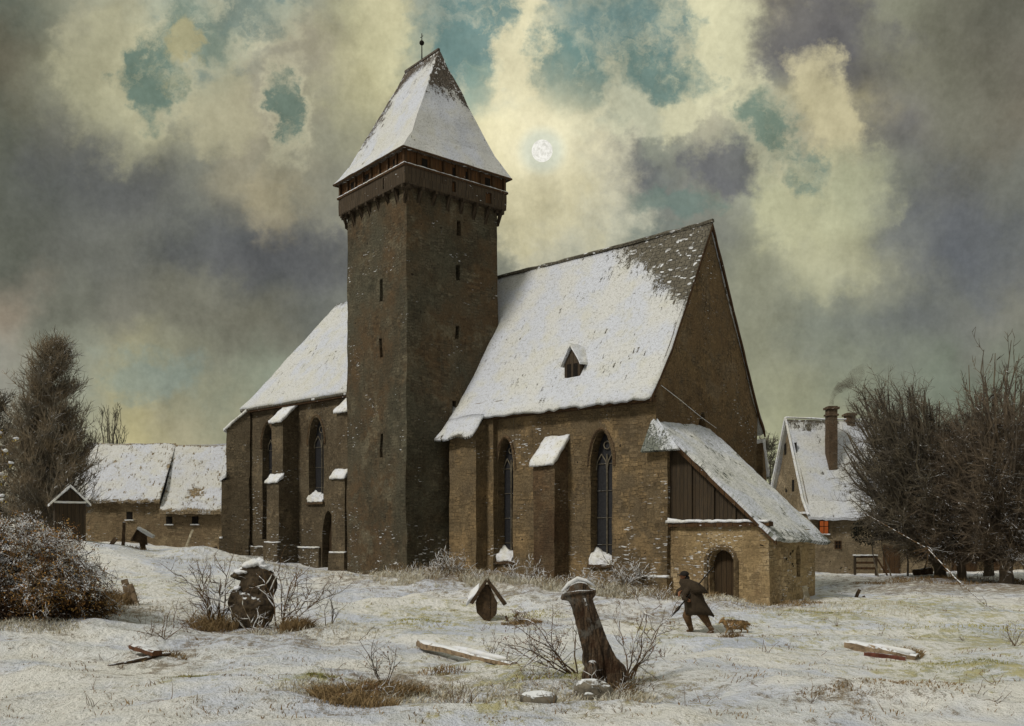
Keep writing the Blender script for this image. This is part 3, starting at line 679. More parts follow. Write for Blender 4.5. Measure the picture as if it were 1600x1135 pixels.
# porch
PD = lambda x, z: N(-x, .1, z); DOP = [(2.27, 3.3, .0, 1.78, 2.25, 1)]
mb = MB(); wall(mb, PD, .3, 4.7, -.6, 3.12, DOP, nin, .35, .35)
PE = lambda x, z: N(-4.7, .1+x, z); EOP = [(2.1, 2.42, 1.25, 2.15, 2.4)]
wall(mb, PE, 0, 3.65, -.6, 3.0, EOP, -d1, .35, .35)
mb.grid(N(-4.7, 3.75, -.6), N(0, 3.75, -.6), N(0, 3.75, 3.1), N(-4.7, 3.75, 3.1), .6)
mb.poly(N(-4.7, 3.75, 3.05), N(0, 3.75, 3.05), N(0, 3.75, 6.9))
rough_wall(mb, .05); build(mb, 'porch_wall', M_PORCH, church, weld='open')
window(PD, DOP[0], nin, .35, church, 'door', M_DOOR, 0, False, True); window(PE, EOP[0], -d1, .35, church, 'slit_window', M_VOID, 0, False)
mb = MB(); o = DOP[0]; arcp = [PD(o[0]-.1, .0)]+[PD(o[0]-.1+(o[1]-o[0]+.2)*i/12, arch_z(o[0]+(o[1]-o[0])*i/12, o)+.08) for i in range(13)]+[PD(o[1]+.1, 0)]
mb.tube([p-nin*.02 for p in arcp], .1, 6); mb.rough(.02, 5); build(mb, 'door_arch', M_NAVE, church)
mb = MB(); mb.box(N(-.5, -.06, 3.1), d1*4.28, d2*.3, UZ*.16, .4); mb.rough(.03, 2); cn = build(mb, 'cornice', M_BEAM, church)
mb = MB(); mb.box(N(-.5, -.1, 3.25), d1*4.25, d2*.25, UZ*.09, .12)
mb.v = [p+UZ*.12*max(0, 1-(p-N(-.5, -.1, 3.25)).length/.7) if p.z > 3.3 else p for p in mb.v]; mb.rough(.05, 3.5); build(mb, 'snow_cap', M_SNOWD, cn, smooth=True)
zr = lambda t: 7.2+.885*t
mb = MB(); mb.hexa([N(-.45, .14, 3.2), N(-4.55, .14, 3.2), N(-4.55, .22, 3.2), N(-.45, .22, 3.2)], [N(-.45, .14, zr(-.45)-.35), N(-4.55, .14, zr(-4.55)-.06), N(-4.55, .22, zr(-4.55)-.06), N(-.45, .22, zr(-.45)-.35)])
build(mb, 'board_wall', M_DWOOD, church)
mb = MB()
for t in (-.6, -1.55, -2.5, -3.4): mb = MB(); mb.box(N(t, .06, 3.2), -d1*.1, d2*.1, UZ*(zr(t)-.3-3.2)); mb.rough(.01, 3); build(mb, 'post', M_DWOOD, church)
mb = MB()
def pr_snow(u, v, p): return 1.02-.35*max(0, .15-v)*4-(.25 if v < .08 else 0)
A = [N(.05, -.1, zr(0)+.1), N(-5.15, -.18, zr(-5.15)), N(-5.25, 3.95, zr(-5.25)), N(.05, 3.95, zr(0)+.1)]
mb.grid(A[1], A[2], A[3], A[0], .2, pr_snow)
for q_, p in enumerate(mb.v): mb.v[q_] = p+UZ*(.10*noise.noise(p*.9)+.04*noise.noise(p*3))
mb.grid(N(.38, -.5, 6.0), N(-1.3, -.42, 6.02), N(.05, .1, 7.35), N(.2, .05, 7.35), .2, lambda u, v, p: .55+.6*u-.4*(1-v))
pr = build(mb, 'porch_roof', M_RPORCH, church, weld='open', attr='snow', smooth=False); md = pr.modifiers.new('s', 'SOLIDIFY'); md.thickness = .13; md.offset = -1
mb = MB(); mb.hexa([N(-.4, -.17, zr(-.4)-.32), N(-5.1, -.17, zr(-5.1)-.24), N(-5.1, -.1, zr(-5.1)-.24), N(-.4, -.1, zr(-.4)-.32)], [N(-.4, -.17, zr(-.4)-.12), N(-5.1, -.17, zr(-5.1)-.1), N(-5.1, -.1, zr(-5.1)-.1), N(-.4, -.1, zr(-.4)-.12)], .5)
mb.rough(.02, 3); build(mb, 'verge_board', M_BEAM, church)
# ------------------------------------------------------------------ farm buildings
def frame_at(o, ang):
    ex = V3((math.cos(ang), math.sin(ang), 0)); ey = V3((-math.sin(ang), math.cos(ang), 0)); o = V3((o[0], o[1], 0))
    return lambda x, y, z: o+ex*x+ey*y+UZ*z, ex, ey
def sq_window(Pf, n, x, z, w, h, parent, mat=None, frame=True, snow=True, name='window'):
    mb = MB(); mb.box(Pf(x-w/2, z)-n*.02, Pf(w, 0)-Pf(0, 0), n*.03, UZ*h); W = build(mb, name, mat or M_VOID, parent)
    if frame:
        f = MB(); t = .05
        for (a, b_, c, d) in ((x-w/2-t, z-t, w+2*t, t), (x-w/2-t, z+h, w+2*t, t), (x-w/2-t, z, t, h), (x+w/2, z, t, h), (x-.02, z, .04, h), (x-w/2, z+h*.55, w, .04)):
            f.box(Pf(a, b_)-n*.05, Pf(c, 0)-Pf(0, 0), n*.05, UZ*d)
        build(f, 'frame', M_BEAM, W)
    if snow:
        s = MB(); s.box(Pf(x-w/2-.08, z-.08)-n*.14, Pf(w+.16, 0)-Pf(0, 0), n*.14, UZ*.07, .1); s.rough(.03, 6); build(s, 'snow', M_SNOWD, W)
    return W
# long low barn on the left
bx0 = at(118, 840, 65).x; bx1 = at(372, 840, 66).x
BF, bex, bey = frame_at((bx0, 64.6), math.radians(2.0))
barn = root('barn', (at(240, 0, 65).x, 67, 1.6), 'long low stone barn with a worn snow-covered roof left of the church', 'barn')
L1 = at(252, 0, 65).x-bx0; L2 = bx1-bx0
mb = MB(); PB = lambda x, z: BF(x, 0, z)
mb2 = MB()
wall(mb, PB, 0, L1, 1, 5.5, [], bey, .2, .5)
wall(mb, PB, L1, L2, .6, 4.9, [], bey, .2, .5)
mb.grid(BF(0, 0, 1), BF(0, 6, 1), BF(0, 6, 5.5), BF(0, 0, 5.5), .6); mb.poly(BF(0, 0, 5.4), BF(0, 3, 9.2), BF(0, 6, 5.4))
mb.grid(BF(L2, 0, .6), BF(L2, 6, .6), BF(L2, 6, 4.9), BF(L2, 0, 4.9), .6); mb.poly(BF(L2, 0, 4.8), BF(L2, 3, 9.1), BF(L2, 6, 4.8)); mb.grid(BF(0, 6, 1), BF(L2, 6, .6), BF(L2, 6, 4.9), BF(0, 6, 4.9), 1.5)
rough_wall(mb, .06); build(mb, 'wall', M_BARN, barn, weld='open')
def bfr(t, s_, z): return BF(t, s_, z)
hole = at(303, 0, 65).x-bx0
def bsn(u, v, t): return .93-(.5 if v > .965 else 0)-(.55 if v < .035 else 0)-.55*math.exp(-((t-L1-.05)/.18)**2)*(.6+.5*noise.noise(V3((v*6, 0, 2))))-1.5*math.exp(-((t-hole)/.42)**2-((v-.3)/.055)**2)
mb = MB(); slab(mb, [(-.45, 5.2), (3.1, 9.4)], -.3, L1+.1, th=.14, step=.22, fn=bsn, frame=bfr, sag=.12); slab(mb, [(-.55, 4.55), (.6, 5.75), (3.0, 9.3)], L1+.11, L2+.3, th=.25, step=.22, fn=bsn, frame=bfr, sag=.1)
slab(mb, [(6.6, 4.9), (3.1, 9.38)], -.3, L2+.3, th=.2, step=.6, frame=bfr)
build(mb, 'roof', M_THATCH, barn, weld='open', attr='snow')
for px_ in (205, 266, 306): sq_window(PB, bey, at(px_, 0, 65).x-bx0, (EYE+(HZ-(812 if px_ < 220 else 819))/F*65), .42, .5, barn, frame=False)
# farmhouse on the right
hx = at(1265, 0, 60).x
HF, hex_, hey = frame_at((hx, 60), math.radians(6))
house = root('farmhouse', (hx+4, 62, .6), 'tall stone farmhouse with brick chimney, snowy roof and one glowing orange window', 'house')
PH = lambda x, z: HF(x, 0, z); HL = 8.6
mb = MB(); wall(mb, PH, 0, HL, -.3, 4.35, [], hey, .2, .5)
PHG = lambda y, z: HF(0, y, z)
class HT:
    brk = [3.2]
    def __call__(s, y): return 4.35+(10.4-4.35)*(1-abs(y-3.2)/3.2)
wall(mb, PHG, 0, 6.4, -.3, HT(), [], hex_, .2, .5); PHR = lambda y, z: HF(HL, y, z); wall(mb, PHR, 0, 6.4, -.3, HT(), [], hex_, .2, .8)
mb.grid(HF(0, 6.4, -.3), HF(HL, 6.4, -.3), HF(HL, 6.4, 4.3), HF(0, 6.4, 4.3), 1); rough_wall(mb, .05); build(mb, 'wall', M_HOUSE, house, weld='open')
def hsn(u, v, t): return 1.1-(max(0, v-.84)*4.5 if t < 3.4 else max(0, v-.95)*3)
mb = MB(); slab(mb, [(-.45, 4.0), (.4, 5.0), (3.2, 10.5)], -.25, HL+.3, th=.16, step=.22, fn=hsn, frame=lambda t, s_, z: HF(t, s_, z), sag=.12)
slab(mb, [(6.85, 3.9), (3.2, 10.5)], -.25, HL+.3, th=.16, step=.5, frame=lambda t, s_, z: HF(t, s_, z), sag=.12)
hr = build(mb, 'roof', M_RNAVE, house, weld='open', attr='snow')
mb = MB(); mb.tube([HF(-.28, -.45, 4.1), HF(-.28, .4, 5.1), HF(-.28, 3.2, 10.6)], .08, 5); mb.tube([HF(-.28, 6.85, 4.0), HF(-.28, 3.2, 10.6)], .08, 5); mb.tube([HF(-.28+i*.9, 3.2, 10.6-.1*math.sin(i*.35)) for i in range(11)], .07, 5)
mb.rough(.04, 4); build(mb, 'snow', M_SNOWD, hr)
mb = MB(); mb.box(HF(-.02, -.1, 4.2)-hex_*.12, hex_*.1, hey*6.4, UZ*.12, .3); mb.rough(.04, 3); build(mb, 'ledge', M_SNOWD, house)
def chim(x, y, z0, z1, w):
    mb = MB(); mb.box(HF(x-w/2, y-w/2, z0), hex_*w, hey*w, UZ*(z1-z0), .3); mb.box(HF(x-w/2-.07, y-w/2-.07, z1-.62), hex_*(w+.14), hey*(w+.14), UZ*.12)
    mb.box(HF(x-w/2-.1, y-w/2-.1, z1-.2), hex_*(w+.2), hey*(w+.2), UZ*.14); rough_wall(mb, .03); c = build(mb, 'chimney', M_BRICK, hr)
    mb = MB(); mb.box(HF(x-w/2-.1, y-w/2-.1, z1-.03), hex_*(w+.2), hey*(w+.2), UZ*.07, .15)
    mb.rough(.04, 5)
    return c
cxh = at(1300, 0, 61.8).x-hx+.2
chim(cxh, 1.75, 6.6, 11.15, .58); chim(at(1349, 0, 63).x-hx-.3, 3.3, 9.6, 10.95, .55)
M_LIT = m_emit('lit_window_glow', lin(190, 100, 52), .5)
sq_window(PH, hey, at(1288, 0, 60).x-hx, EYE+(HZ-834)/F*60, .55, .78, house, M_LIT)
sq_window(PH, hey, at(1311, 0, 60).x-hx, EYE+(HZ-857)/F*60, .34, .42, house, snow=False)
for y_, z_ in ((2.2, 8.1), (3.9, 8.2), (2.6, 5.7), (3.7, 5.7)):
    nh = hex_; Pw = lambda x, z: HF(0, x, z); sq_window(Pw, nh, y_, z_, .34, .75, house, frame=False, snow=False)
# smoke
mb = MB(); sp = []; 
c0 = HF(cxh, 1.75, 11.2)
for i in range(10):
    u = i/9; sp.append(c0+V3((2.1*u**1.2, .3*u, 2.5*u**.8+.25*math.sin(u*7))))
mb.tube(sp, [.16+.42*(i/9)*(1.15 if i % 2 else .85) for i in range(9)]+[.15], 10); mb.rough(.16, 1.4)
m = bpy.data.materials.new('smoke'); m.use_nodes = True; T = NT(m.node_tree); m.node_tree.nodes.remove(m.node_tree.nodes['Principled BSDF'])
n_ = T.noise(pos(T), 1.7, 4, .6); vz = T.n('ShaderNodeSeparateXYZ', {0: pos(T)}).outputs[2]
v_ = T.n('ShaderNodeVolumePrincipled', {'Color': lin(120, 105, 90), 'Density': T.math('MULTIPLY', T.ramp(n_, .38, .62, .15, 1.6), T.ramp(vz, 11.0, 13.8, 1.8, .25))})
T.l.new(v_.outputs[0], m.node_tree.nodes['Material Output'].inputs['Volume'])
so = build(mb, 'smoke', m, None, c0); so['kind'] = 'stuff'
# yard wall running right from the farmhouse, with two plank doors
yw = root('yard_wall', (at(1500, 0, 60).x, 60.4, .6), 'low brown stone yard wall with plank doors behind the dark trees', 'wall')
x0 = HL+.01; x1 = HL+16
mb = MB(); wall(mb, PH, x0, x1, -.3, 2.9, [], hey, .3, .5); mb.grid(HF(x0, 0, 2.9), HF(x1, 0, 2.9), HF(x1, .4, 2.9), HF(x0, .4, 2.9), .6); mb.grid(HF(x0, .4, -.3), HF(x1, .4, -.3), HF(x1, .4, 2.9), HF(x0, .4, 2.9), 2)
rough_wall(mb, .05); build(mb, 'wall', M_BARN, yw, weld='open')
mb = MB(); mb.box(HF(x0, -.05, 2.9), hex_*(x1-x0), hey*.5, UZ*.1, .25); mb.rough(.05, 3); build(mb, 'snow_cap', M_SNOWD, yw)
for px_, w_ in ((1520, 1.7), (1575, 1.3)):
    mb = MB(); x = at(px_, 0, 60).x-hx; mb.box(HF(x-w_/2, -.05, .2), hex_*w_, hey*.06, UZ*2.3); build(mb, 'door', M_BEAM, yw)
for px_, w_ in ((1399, 1.1),):
    mb = MB(); x = at(px_, 0, 60).x-hx; mb.box(HF(x-w_/2, -.06, .2), hex_*w_, hey*.06, UZ*2.0); build(mb, 'door', M_BEAM, house)
# wooden rack by the farmhouse
g0 = gp(1353, 893, 56); rk = root('wooden_rack', g0, 'low wooden rail frame with snow on top in front of the farmhouse', 'rack')
mb = MB()
for dx in (-.62, .62): mb = MB(); mb.box(g0+V3((dx-.06, 0, -.1)), V3((.12, 0, 0)), V3((0, .12, 0)), UZ*1.25); mb.rough(.01, 5); build(mb, 'post', M_DWOOD, rk)

mb = MB()
for z in (.35, .68, 1.02): mb = MB(); mb.box(g0+V3((-.62, .02, z)), V3((1.24, 0, 0)), V3((0, .06, 0)), UZ*.13); build(mb, 'rail', M_BEAM, rk)
mb = MB(); mb.tube([g0+V3((.66, .05, 1.0)), g0+V3((1.25, 0, 0))], .05, 5); build(mb, 'brace', M_BEAM, rk)
mb = MB(); mb.box(g0+V3((-.7, -.03, 1.15)), V3((1.4, 0, 0)), V3((0, .2, 0)), UZ*.07, .12); mb.rough(.03, 5); build(mb, 'snow', M_SNOW, rk)
# small wayside shrine / grave hut on the left
g0 = at(110, 838, 45); g0.z = gz(g0.x, 45)
SF, sex, sey = frame_at((g0.x, 45), math.radians(28)); hut = root('wooden_hut', g0, 'small dark timber hut with a snowy gable roof beneath the big bare tree', 'hut')
zb = g0.z
mb = MB(); w, dpt = .66, 1.0
mb.hexa([SF(-w, 0, zb-.3), SF(w, 0, zb-.3), SF(w, dpt*1.6, zb-.3), SF(-w, dpt*1.6, zb-.3)], [SF(-w, 0, zb+1.75), SF(w, 0, zb+1.75), SF(w, dpt*1.6, zb+1.75), SF(-w, dpt*1.6, zb+1.75)])
mb.poly(SF(-w, 0, zb+1.75), SF(w, 0, zb+1.75), SF(0, 0, zb+2.4)); build(mb, 'wall', M_DWOOD, hut, weld='open')
mb = MB()
for sg in (-1, 1):
    mb.hexa([SF(sg*(w+.22), -.2, zb+1.58), SF(sg*(w+.22), 1.8, zb+1.58), SF(0, 1.8, zb+2.45), SF(0, -.2, zb+2.45)], [SF(sg*(w+.22), -.2, zb+1.68), SF(sg*(w+.22), 1.8, zb+1.68), SF(0, 1.8, zb+2.57), SF(0, -.2, zb+2.57)], .2)
mb.rough(.03, 4); build(mb, 'roof', M_SNOWD, hut)
mb = MB(); mb.box(SF(-w-.03, -.06, zb+1.7), sex*(2*w+.06), sey*.07, UZ*.09, .15); mb.rough(.015, 5); build(mb, 'ledge', M_SNOWD, hut)

# ------------------------------------------------------------------ trees and shrubs
class R_:
    def __init__(s, seed): s.r = random.Random(seed)
    def u(s, a, b): return s.r.uniform(a, b)
    def v(s):
        r = s.r
        while True:
            p = V3((r.uniform(-1, 1), r.uniform(-1, 1), r.uniform(-1, 1)))
            if .05 < p.length < 1: return p.normalized()
def limb(mb, p, d, L, r0, r1, R, k=5, wob=.25, up=.0, n=4):
    pts = [V3(p)]; ds = []
    d = d.normalized()
    for i in range(k):
        d = (d+R.v()*wob+UZ*up).normalized(); pts.append(pts[-1]+d*(L/k)); ds.append(d)
    mb.tube(pts, [r0+(r1-r0)*i/k for i in range(k+1)], n, cap=False); return pts, ds
def tree(name, base, height, prof, nl, nb, ntw, label, seed, mat, r0=.3, htrunk=.18, leader=True, tw_len=.5, tw_r=.014, lean=(0, 0), zb=.1, cat='tree', group=None, blen=1.0, extra_up=.12):
    """prof: [(h fraction, radius m)] crown half width; limbs aim at points filling that envelope"""
    R = R_(seed); base = V3(base); rt = root(name, base, label, cat, group)
    trunk = MB(); crown = MB()
    def rad(h):
        for (h0, r_0), (h1, r_1) in zip(prof, prof[1:]):
            if h0 <= h <= h1: return r_0+(r_1-r_0)*(h-h0)/(h1-h0)
        return 0
    hT = height*(.93 if leader else htrunk); pts = []
    for i in range(9):
        u = i/8; pts.append(base+V3((lean[0]*u*hT/height+.07*math.sin(i*1.7+seed)*u*height*.1, lean[1]*u, -.25+u*(hT+.25))))
    rr = [r0*(1.35 if i == 0 else 1.0)*(1-.88*(i/8)**.9 if leader else 1-.35*i/8) for i in range(9)]
    trunk.tube(pts, rr, 8)
    axis_ = lambda z: pts[min(8, max(0, int(round((z+.25)/(hT+.25)*8))))]
    hmin, hmax = prof[0][0], prof[-1][0]
    for li in range(nl):
        h = hmin+(hmax-hmin)*(R.u(0, 1)**.85); ang = R.u(0, 2*math.pi); q = R.u(.15, 1)**.5
        rr_ = rad(h)*q*.92
        tgt = base+V3((lean[0]*h+math.cos(ang)*rr_, lean[1]*h+math.sin(ang)*rr_, h*height*.97))
        if leader: st = axis_(max(htrunk*height, min(h*height-rr_*R.u(.7, 1.3), hT*.97)))
        else: st = axis_(htrunk*height*R.u(.6, 1))
        d = tgt-st; L = d.length
        if L < .3: continue
        k = 7; pp = [st]; ctrl = st+UZ*L*R.u(.15, .4)+V3((d.x*.35, d.y*.35, 0)) if R.u(0, 1) > .2 else st+d*.5+R.v()*L*.12
        for i in range(1, k+1):
            u = i/k; pp.append(st*(1-u)**2+ctrl*2*u*(1-u)+tgt*u*u+R.v()*L*.022)
        lr = min(r0*.55, .022*L+.015)
        (trunk if li < nl*.5 else crown).tube(pp, [lr*(1-.85*i/k) for i in range(k+1)], 5, cap=False)
        for bi in range(nb):
            u = R.u(.22, 1); i = min(k-1, int(u*k)); p = pp[i].lerp(pp[i+1], u*k-i); dd = (pp[i+1]-pp[i]).normalized()
            out = V3((p.x-base.x, p.y-base.y, 0)); out = out.normalized() if out.length > .01 else R.v()
            bd = (dd*.55+R.v()*.75+out*.25+UZ*extra_up*2).normalized(); bl = R.u(.35, 1.0)*tw_len*2.3*blen
            bp, bds = limb(crown, p, bd, bl, .020, .008, R, 4, .22, extra_up, 3)
            for ti in range(ntw):
                j = R.r.randrange(1, 5); td = (bds[j-1]*.7+R.v()*.8+UZ*extra_up).normalized()
                limb(crown, bp[j], td, R.u(.4, 1)*tw_len, tw_r, tw_r*.45, R, 2, .25, extra_up*.5, 3)
    build(trunk, 'trunk', mat, rt, weld=False); build(crown, 'crown', mat, rt, weld=False, smooth=False)
    return rt
K_DARK = m_bark('dark_bark', lin(116, 106, 88), lin(86, 80, 72), .3)
K_BROWN = m_bark('brown_twigs', lin(112, 98, 80), lin(84, 76, 66), .35)
K_LEFT = m_bark('frosty_bark', lin(146, 130, 106), lin(112, 106, 94), .6)
K_FAR = m_bark('far_bark', lin(120, 114, 98), lin(98, 96, 84), .1)
K_TWIG = m_bark('shrub_twigs', lin(118, 92, 62), lin(90, 74, 56), .55, 4)
K_PALE = m_bark('pale_twigs', lin(150, 132, 105), lin(105, 88, 66), .85, 4)
def W(px, Y): return px/F*Y
b0 = at(78, 0, 48); b0 = V3((b0.x, 48, gz(b0.x, 48)))
tree('bare_tree', b0, EYE+(HZ-542)/F*48-b0.z, [(.05, 1.4), (.14, 2.6), (.42, 2.6), (.62, 1.9), (.8, 1.4), (.93, .8), (1.0, .3)], 200, 17, 8, 'tall dense bare tree with a pointed crown at left beside the small hut', 3, K_LEFT, .3, .1, True, .52, .011, extra_up=.22, group='bare trees at the left')
b0 = at(-12, 0, 56); b0 = V3((b0.x, 56, gz(b0.x, 56)))
tree('bare_tree', b0, EYE+(HZ-618)/F*56-b0.z, [(.05, 2.0), (.4, 3.0), (.75, 2.2), (1.0, .3)], 90, 12, 6, 'lower dark bare tree cut off by the left edge of the picture', 5, K_DARK, .28, .1, True, .55, .018, group='bare trees at the left')
b0 = at(172, 0, 78); b0 = V3((b0.x, 78, gz(b0.x, 78)))
tree('bare_tree', b0, EYE+(HZ-624)/F*78-b0.z, [(.62, .7), (.8, 1.35), (1.0, .9)], 22, 6, 4, 'small sparse bare tree showing above the barn roof', 8, K_FAR, .16, .45, False, .5, .02, extra_up=.3)
b0 = at(1203, 0, 74); b0 = V3((b0.x, 74, gz(b0.x, 74)))
tree('bare_tree', b0, EYE+(HZ-690)/F*74-b0.z, [(.1, 1.2), (.5, 1.5), (.85, 1.0), (1.0, .4)], 40, 10, 6, 'small greenish bare tree between the church and the farmhouse', 9, K_FAR, .16, .2, True, .5, .02)
def rt(px, py, Y): b = at(px, 0, Y); return V3((b.x, Y, gz(b.x, Y)))
b0 = rt(1472, 900, 50)
tree('bare_tree', b0, EYE+(HZ-592)/F*50-b0.z, [(.12, 2.6), (.28, 4.2), (.5, 4.2), (.7, 3.6), (.88, 2.7), (1.0, 1.5)], 290, 17, 8, 'broad dark bare tree nearest the farmhouse, its branches reaching over the roof', 21, K_DARK, .34, .13, False, .66, .0095, lean=(-2.6, 0), extra_up=.05, group='bare trees grouped at the right')
b0 = rt(1502, 905, 48.5)
tree('bare_tree', b0, EYE+(HZ-640)/F*48-b0.z, [(.12, 2.0), (.35, 3.2), (.6, 3.0), (.85, 2.2), (1.0, 1.0)], 200, 16, 8, 'reddish brown bushy bare tree in the middle of the right-hand group', 22, K_BROWN, .26, .16, False, .62, .0095, lean=(.2, 0), extra_up=.04, group='bare trees grouped at the right')
b0 = rt(1572, 912, 46)
tree('bare_tree', b0, EYE+(HZ-578)/F*46-b0.z, [(.12, 2.8), (.35, 3.8), (.6, 3.6), (.8, 3.0), (1.0, 1.8)], 270, 17, 8, 'big brown bare tree at the right edge with a thick forked trunk', 23, K_BROWN, .36, .15, False, .64, .0095, lean=(.3, 0), extra_up=.04, group='bare trees grouped at the right')
b0 = rt(1545, 905, 52)
tree('bare_tree', b0, EYE+(HZ-520)/F*52-b0.z, [(.5, 1.0), (.7, 1.9), (.85, 2.0), (1.0, 1.6)], 26, 7, 4, 'tall thin bare tree with open forked boughs rising above the right-hand group', 24, K_DARK, .24, .4, False, .6, .02, extra_up=.25, blen=1.4, group='bare trees grouped at the right')
# low evergreen scrub under the first tree
def leafcloud(mb, c, r, n, size, R, flat=0.0):
    for i in range(n):
        d = R.v(); q = R.u(.35, 1)**.5; p = V3(c)+V3((d.x*r[0], d.y*r[1], d.z*r[2]))*q
        a = R.v(); b_ = a.cross(R.v()); 
        if b_.length < .1: continue
        b_.normalize(); s_ = size*R.u(.6, 1.4); mb.add([p, p+a*s_+b_*s_*.35, p+a*s_*1.6, p+a*s_-b_*s_*.35], [(0, 1, 2, 3)])
R = R_(31)
g0 = rt(1390, 860, 53); sc = root('evergreen_bush', g0, 'low dark evergreen bush in the shade against the farmhouse wall', 'bush')
mb = MB()
for dx, r, h in ((-1.2, .9, 2.5), (0, 1.2, 2.7), (1.3, 1.1, 2.4), (2.3, .9, 2.0), (-.4, 1.0, 3.2)): leafcloud(mb, g0+V3((dx, 0, h)), (r, .8, .75), 1400, .09, R)
build(mb, 'foliage', m_leaf('dark_leaves', [lin(38, 40, 32), lin(52, 48, 36), lin(30, 30, 26), lin(60, 56, 44)]), sc, weld=False)
mb = MB(); 
for dx in (-.6, .1, 1.0, 1.8): limb(mb, g0+V3((dx, 0, -.1)), UZ, 2.4, .06, .02, R, 5, .2)
build(mb, 'stem', K_DARK, sc, weld=False)
# snowy bush in the left foreground with rusty leaves
R = R_(77); g0 = rt(42, 950, 24); g0.x = at(42, 0, 24).x; bush = root('snowy_bush', g0, 'large drooping bush with rusty leaves and snow in the left foreground', 'bush')
br = MB(); inner = MB(); lf = MB(); sn = MB()
sl = MB()
for i in range(210):
    az = R.u(0, 2*math.pi); sp_ = R.u(.45, 1)*2.15; hh = R.u(.9, 3.0)*(1-.12*max(0, math.cos(az))); st = g0+V3((R.u(-.9, .8), R.u(-.5, .5), -.05)); sp_ *= 1.22 if i % 6 == 0 else 1.0; end = g0+V3((math.cos(az)*sp_, math.sin(az)*sp_*.75, hh*R.u(.1, .7)))
    top = st.lerp(end, .55)+UZ*(hh-.15); k = 9; pp = [st*(1-u)**2+top*2*u*(1-u)*1.0+end*u*u for u in [j/k for j in range(k+1)]]; pp = [p+R.v()*.06 for p in pp]
    br.tube(pp, [.02*(1-.7*j/k) for j in range(k+1)], 4, cap=False)
    rust = R.u(0, 1) < (.62 if math.cos(az) > .1 else .38)
    for j in range(2, k+1):
        for q in range(6):
            d = (R.v()+UZ*-.25).normalized(); b_, _ = limb(br, pp[j]+R.v()*.03, d, R.u(.15, .5), .008, .004, R, 3, .35, -.08, 3)
            if rust and j > 3 and R.u(0, 1) < .85: leafcloud(lf, b_[-1], (.13, .12, .11), R.r.randrange(5, 16), .034, R)
            if R.u(0, 1) < .45+.3*(pp[j].z-g0.z-.5) and pp[j].z > g0.z+.6: leafcloud(sl, b_[2]+UZ*.02, (.09, .09, .04), R.r.randrange(7, 14), .03, R)
    if R.u(0, 1) < .8: q_ = R.r.randrange(2, 6); sn.tube([p+UZ*.016 for p in pp[q_:q_+4]], [.006, .02, .018, .006], 4)
for i in range(3800):
    d = R.v(); p = g0+V3((d.x*1.9*R.u(.1, 1), d.y*1.4*R.u(.1, 1), .1+abs(d.z)*2.0*R.u(.1, 1)))
    limb(inner, p, (R.v()+V3((d.x, d.y, -.4))).normalized(), R.u(.2, .6), .014, .006, R, 3, .3, -.1, 3)
build(sl, 'frost', M_SNOW, bush, weld=False)
build(br, 'branches', m_bark('bush_bark', lin(120, 98, 70), lin(92, 76, 56), .55, 3), bush, weld=False)
build(inner, 'twigs', m_bark('bush_inner', lin(74, 56, 42), lin(52, 42, 34), .15, 3), bush, weld=False)
build(lf, 'leaves', m_leaf('rusty_leaves', [lin(168, 128, 72), lin(140, 100, 58), lin(112, 82, 54), lin(180, 146, 88), lin(96, 76, 54), lin(150, 114, 70)]), bush, weld=False)
build(sn, 'snow', M_SNOW, bush, weld=False)
R = R_(5); g1 = at(6, 730, 20); 
# the bush's tall shoot at the picture's edge
mb = MB(); p0 = V3((g0.x-1.4, 23, g0.z)); pp = [p0.lerp(V3((at(4, 700, 23).x, 23, at(4, 700, 23).z)), u)+R.v()*.06 for u in [j/8 for j in range(9)]]; mb.tube(pp, [.035*(1-.8*j/8) for j in range(9)], 5)
lf = MB(); sn = MB()
for j in range(3, 9):
    for q in range(5):
        b_, _ = limb(mb, pp[j], (R.v()+V3((.3, 0, .1))).normalized(), R.u(.2, .45), .01, .004, R, 3, .3, 0, 3)
        leafcloud(lf, b_[-1], (.09, .09, .07), 9, .045, R)
        sn.ball(b_[-1]+UZ*.04, (.07, .06, .035), 7, 5)
sn.rough(.02, 12)
build(mb, 'branches', K_TWIG, bush, weld=False); build(lf, 'leaves', m_leaf('yellow_leaves', [lin(150, 130, 60), lin(120, 95, 45), lin(170, 150, 90)]), bush, weld=False); build(sn, 'snow', M_SNOW, bush, weld=False, smooth=True)

